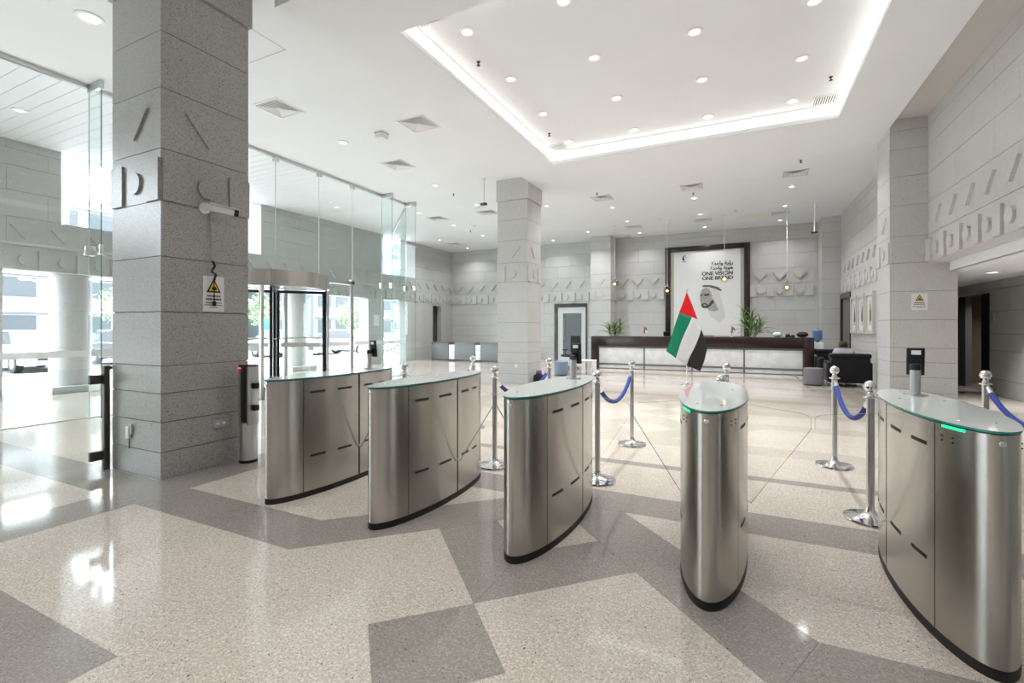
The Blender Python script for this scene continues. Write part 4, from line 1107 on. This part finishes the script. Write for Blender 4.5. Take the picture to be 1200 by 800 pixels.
# ------------------------------------------------------------------ outside
gp = MB().box(-19.5,-30,-.10,-13.2,60,-.015).build('pavement','paving_pale',smooth=False); tag(gp,kind='structure')
rdm = MB().box(-140,-80,-.2,-19.5,140,-.10).build('road','asphalt',smooth=False); tag(rdm,kind='structure')
for i in range(30):
    y = -20+i*2.0
    k = MB().bevbox(-19.7,y,-.12,-19.45,y+1.97,.03,.02).mesh('kerb_stone','kerb_yellow' if i % 2 else 'kerb_white')
    obj('kerb_stone',k,gp)
def round_col(y, label):
    t = thing('porch_column',label,'column',(-13.75,y,0),0,'round porch columns')
    MB().bevbox(-.50,-.50,-.014,.50,.50,.15,.01).build('plinth','stone_facade',t)
    for i, (a, b) in enumerate(((.15,.98),(.985,1.80),(1.805,2.605))): MB().lathe([(.37,a),(.37,b)],n=36).build('drum','stone_facade',t)
for y, s in ((-.75,'nearest the viewer'),(5.30,'seen through the glass left of the granite column'),(11.3,'seen through the revolving door')): round_col(y,'round pale stone porch column on a square plinth, '+s)
# arched fascia above the porch
R_ = 2.45; cyA, czA = 8.55, 4.35
pts = [(5.0,3.75),(cyA-R_,3.75)]+[(cyA-R_*math.cos(PI*i/24), czA+R_*math.sin(PI*i/24)) for i in range(25)]+[(cyA+R_,3.75),(12.1,3.75),(12.1,7.6),(5.0,7.6)]
af = MB().prism(pts,-16.4,-15.9,'x').build('arched_fascia','stone_facade',None,False); MB().box(-15.9,5.0,6.9,-13.701,5.4,7.4).box(-15.9,11.7,6.9,-13.701,12.1,7.4).build('tie_beam','stone_facade',af,smooth=False); tag(af,'pale stone arch fascia high outside the porch opening','arch')
R_ = 2.3; cyA = 19.0
pts = [(15.5,3.75),(cyA-R_,3.75)]+[(cyA-R_*math.cos(PI*i/24), czA+R_*math.sin(PI*i/24)) for i in range(25)]+[(cyA+R_,3.75),(22.6,3.75),(22.6,7.6),(15.5,7.6)]
af = MB().prism(pts,-16.4,-15.9,'x').build('arched_fascia','stone_facade',None,False); MB().box(-15.9,15.5,6.9,-13.701,15.9,7.4).box(-15.9,19.6,6.9,-13.701,20.0,7.4).build('tie_beam','stone_facade',af,smooth=False); tag(af,'pale stone arch fascia outside the far end of the facade','arch')

def car_meshes(paint):
    body = MB()
    prof = [(-2.2,.30),(-2.25,.55),(-2.15,.82),(-1.2,.93),(.95,.95),(1.95,.86),(2.2,.72),(2.25,.45),(2.2,.28)]
    W2 = .88
    vs = []; n = len(prof)
    for s, k in ((-1,1.0),(-.82,.0),):
        pass
    ring = []
    for y, inset in ((-W2,.05),(-W2+.05,0),(W2-.05,0),(W2,.05)):
        ring.append([(x*(1-inset*.3), y, z if z < .5 else z-inset*.6) for x, z in prof])
    for r in ring: vs += r
    fs = []
    for q in range(3):
        for i in range(n): fs.append((q*n+i, q*n+(i+1)%n, (q+1)*n+(i+1)%n, (q+1)*n+i))
    fs += [tuple(range(n-1,-1,-1)), tuple(range(3*n,4*n))]
    body.add(vs, fs)
    cab = MB(); b0 = [(-1.75,.90),(-1.15,1.38),(.25,1.42),(1.05,.93)]
    vv = [(x,-.80,z) if z < 1 else (x,-.62,z) for x, z in b0]+[(x,.80,z) if z < 1 else (x,.62,z) for x, z in b0]
    cab.add(vv,[(0,1,5,4),(1,2,6,5),(2,3,7,6),(3,2,1,0),(4,5,6,7),(0,4,7,3)],0)
    roof = MB().bevbox(-1.12,-.60,1.37,.24,.60,1.45,.03)
    wh = MB().tube([(0,-.10,0),(0,.10,0)],.32,20); hub = MB().tube([(0,-.105,0),(0,.105,0)],.19,14)
    grl = MB().bevbox(2.19,-.55,.42,2.27,.55,.66,.02); bmp = MB().bevbox(2.16,-.84,.26,2.30,.84,.42,.04)
    lit = MB().bevbox(2.08,-.82,.62,2.24,-.56,.76,.03).bevbox(2.08,.56,.62,2.24,.82,.76,.03)
    plt = MB().box(2.28,-.26,.46,2.30,.26,.57)
    return dict(body=body.mesh('body',paint),cabin_glass=cab.mesh('cabin_glass','car_glass',ang=20) ,roof=roof.mesh('roof',paint),wheel=wh.mesh('wheel','tyre'),hub=hub.mesh('hub','satin_steel'),
                grille=grl.mesh('grille','car_glass'),bumper=bmp.mesh('bumper',paint),headlamps=lit.mesh('headlamps','car_light'),plate=plt.mesh('plate','sign_white',False))
CM = {}
def car(loc, rz, paint, label):
    if paint not in CM: CM[paint] = car_meshes(paint)
    k = CM[paint]; t = thing('parked_car',label,'car',loc,rz,'cars on the street outside')
    for n_ in ('body','cabin_glass','roof','grille','bumper','headlamps','plate'): obj(n_,k[n_],t)
    for x in (-1.35,1.38):
        for y in (-.80,.80):
            wv = obj('wheel',k['wheel'],t,(x,y,.32)); obj('hub',k['hub'],wv)
car((-23.6,7.9,-.10),0,'car_paint_white','white car facing the porch, seen through the left glass doors')
car((-23.4,11.2,-.10),0,'car_paint_dark','dark car outside in the row beside the white one')
car((-22.0,17.6,-.10),0,'car_paint_white','white car outside seen through the revolving door')
car((-18.0+-2.8,20.8,-.10),.2,'car_paint_silver','silver car outside seen between the revolving door and glass fin')
car((-23.0,24.4,-.10),0,'car_paint_white','white car outside, farthest of the street row')
car((-30.0,14.0,-.10),PI/2,'car_paint_white','white car on the far side of the street')
def lamp_post(x, y, h, label):
    t = thing('street_lamp',label,'street lamp',(x,y,-.10),0,'white street lamps')
    MB().lathe([(.28,0),(.28,.25),(.14,.35),(.11,.5),(.10,h)],n=14).build('pole','white_paint',t)
    for s in (-1,1):
        MB().tube([(0,0,h-.5),(0,s*.5,h-.1),(0,s*1.2,h+.05)],[.07,.06,.05],8).build('arm','white_paint',t); MB().sphere((0,s*1.35,h+.05),.22,12,sz=.6).build('lamp_head','white_paint',t)
    MB().sphere((0,0,h+.1),.18,10).build('finial','white_paint',t)
lamp_post(-38,13.8,4.4,'white twin-armed street lamp outside, left one')
lamp_post(-38,16.9,3.4,'white twin-armed street lamp outside, right one')
sgn = thing('road_sign','round red and white road sign on a pole in the street','road sign',(-34,15.6,-.10))
MB().tube([(0,0,0),(0,0,2.9)],.05,8).build('pole','satin_steel',sgn); MB().tube([(0,0,2.9),(.04,0,2.9)],.42,20).build('disc','flag_red',sgn); MB().tube([(.03,0,2.9),(.06,0,2.9)],.26,20).build('disc_centre','sign_white',sgn)
gs = thing('street_board','green board on a post outside left of the revolving door','road sign',(-24.5,18.1,-.10))
MB().bevbox(-.03,-.30,1.4,.03,.30,2.1,.01).build('board','sign_green',gs); MB().tube([(0,0,0),(0,0,1.4)],.04,8).build('post','satin_steel',gs)
def building(x0, y0, x1, y1, h, mat, label, fl_h=3.4, bay=3.0):
    t = thing('street_building',label,'building',(x1,(y0+y1)/2,-.1)); hl = (y1-y0)/2
    MB().box(x0-x1,-hl,0,0,hl,h).build('walls',mat,t,smooth=False)
    wm = MB().box(-.06,-bay*.36,0,.05,bay*.36,fl_h*.5).mesh('window','building_window',False)
    sill = MB().box(0,-hl,-.12,.35,hl,.12).mesh('floor_band','white_paint',False)
    z = 1.0
    while z+fl_h*.6 < h:
        obj('floor_band',sill,t,(0,0,z+fl_h*.62))
        y = -hl+bay*.6
        while y < hl-bay*.4: obj('window',wm,t,(0,y,z)); y += bay
        z += fl_h
    MB().box(x0-x1-.2,-hl-.2,h,.2,hl+.2,h+.4).build('roof_edge','white_paint',t,smooth=False)
building(-75,8,-58,40,14,'building_pale','pale office block with banded windows across the street, left')
building(-72,44,-50,86,22,'building_blue','bluish office block across the street, right of the pale one')
building(-70,-40,-60,4,12,'building_pale','low pale block across the street, far left')
def tree(x, y, h, label, seed):
    rnd = random.Random(seed); t = thing('street_tree',label,'tree',(x,y,-.1),0,'trees along the street')
    MB().tube([(0,0,0),(.05,.03,h*.3),(0,0,h*.6)],[.16,.12,.06],8).build('trunk','trunk',t)
    m = MB()
    for i in range(900):
        a = rnd.uniform(0,2*PI); b = rnd.uniform(-1,1); r = rnd.random()**.4*h*.36
        c = Vector((r*math.cos(a)*math.sqrt(1-b*b), r*math.sin(a)*math.sqrt(1-b*b), h*.68+r*b*.85))
        d1 = Vector((rnd.uniform(-1,1),rnd.uniform(-1,1),rnd.uniform(-1,1))).normalized()*.13; d2 = d1.cross(Vector((rnd.uniform(-1,1),rnd.uniform(-1,1),rnd.uniform(-1,1)))).normalized()*.06
        m.add([c-d1,c-d2,c+d1,c+d2],[(0,1,2,3)])
    fo = m.build('foliage','foliage_pale',t,False); fo['kind'] = 'stuff'
tree(-27.0,27.5,3.8,'green street tree behind the silver car',2)
tree(-32,23.5,4.2,'green street tree outside left of the revolving door',3)
tree(-44,20,5.0,'green street tree before the pale office block',4)
notice = MB().box(0,-.16,-.22,.008,.16,.22).build('pier_notice','sign_white',None,False,(XL+.001,14.7,1.75)); tag(notice,'small white and pink notice on the facade pier behind the glass','sign')
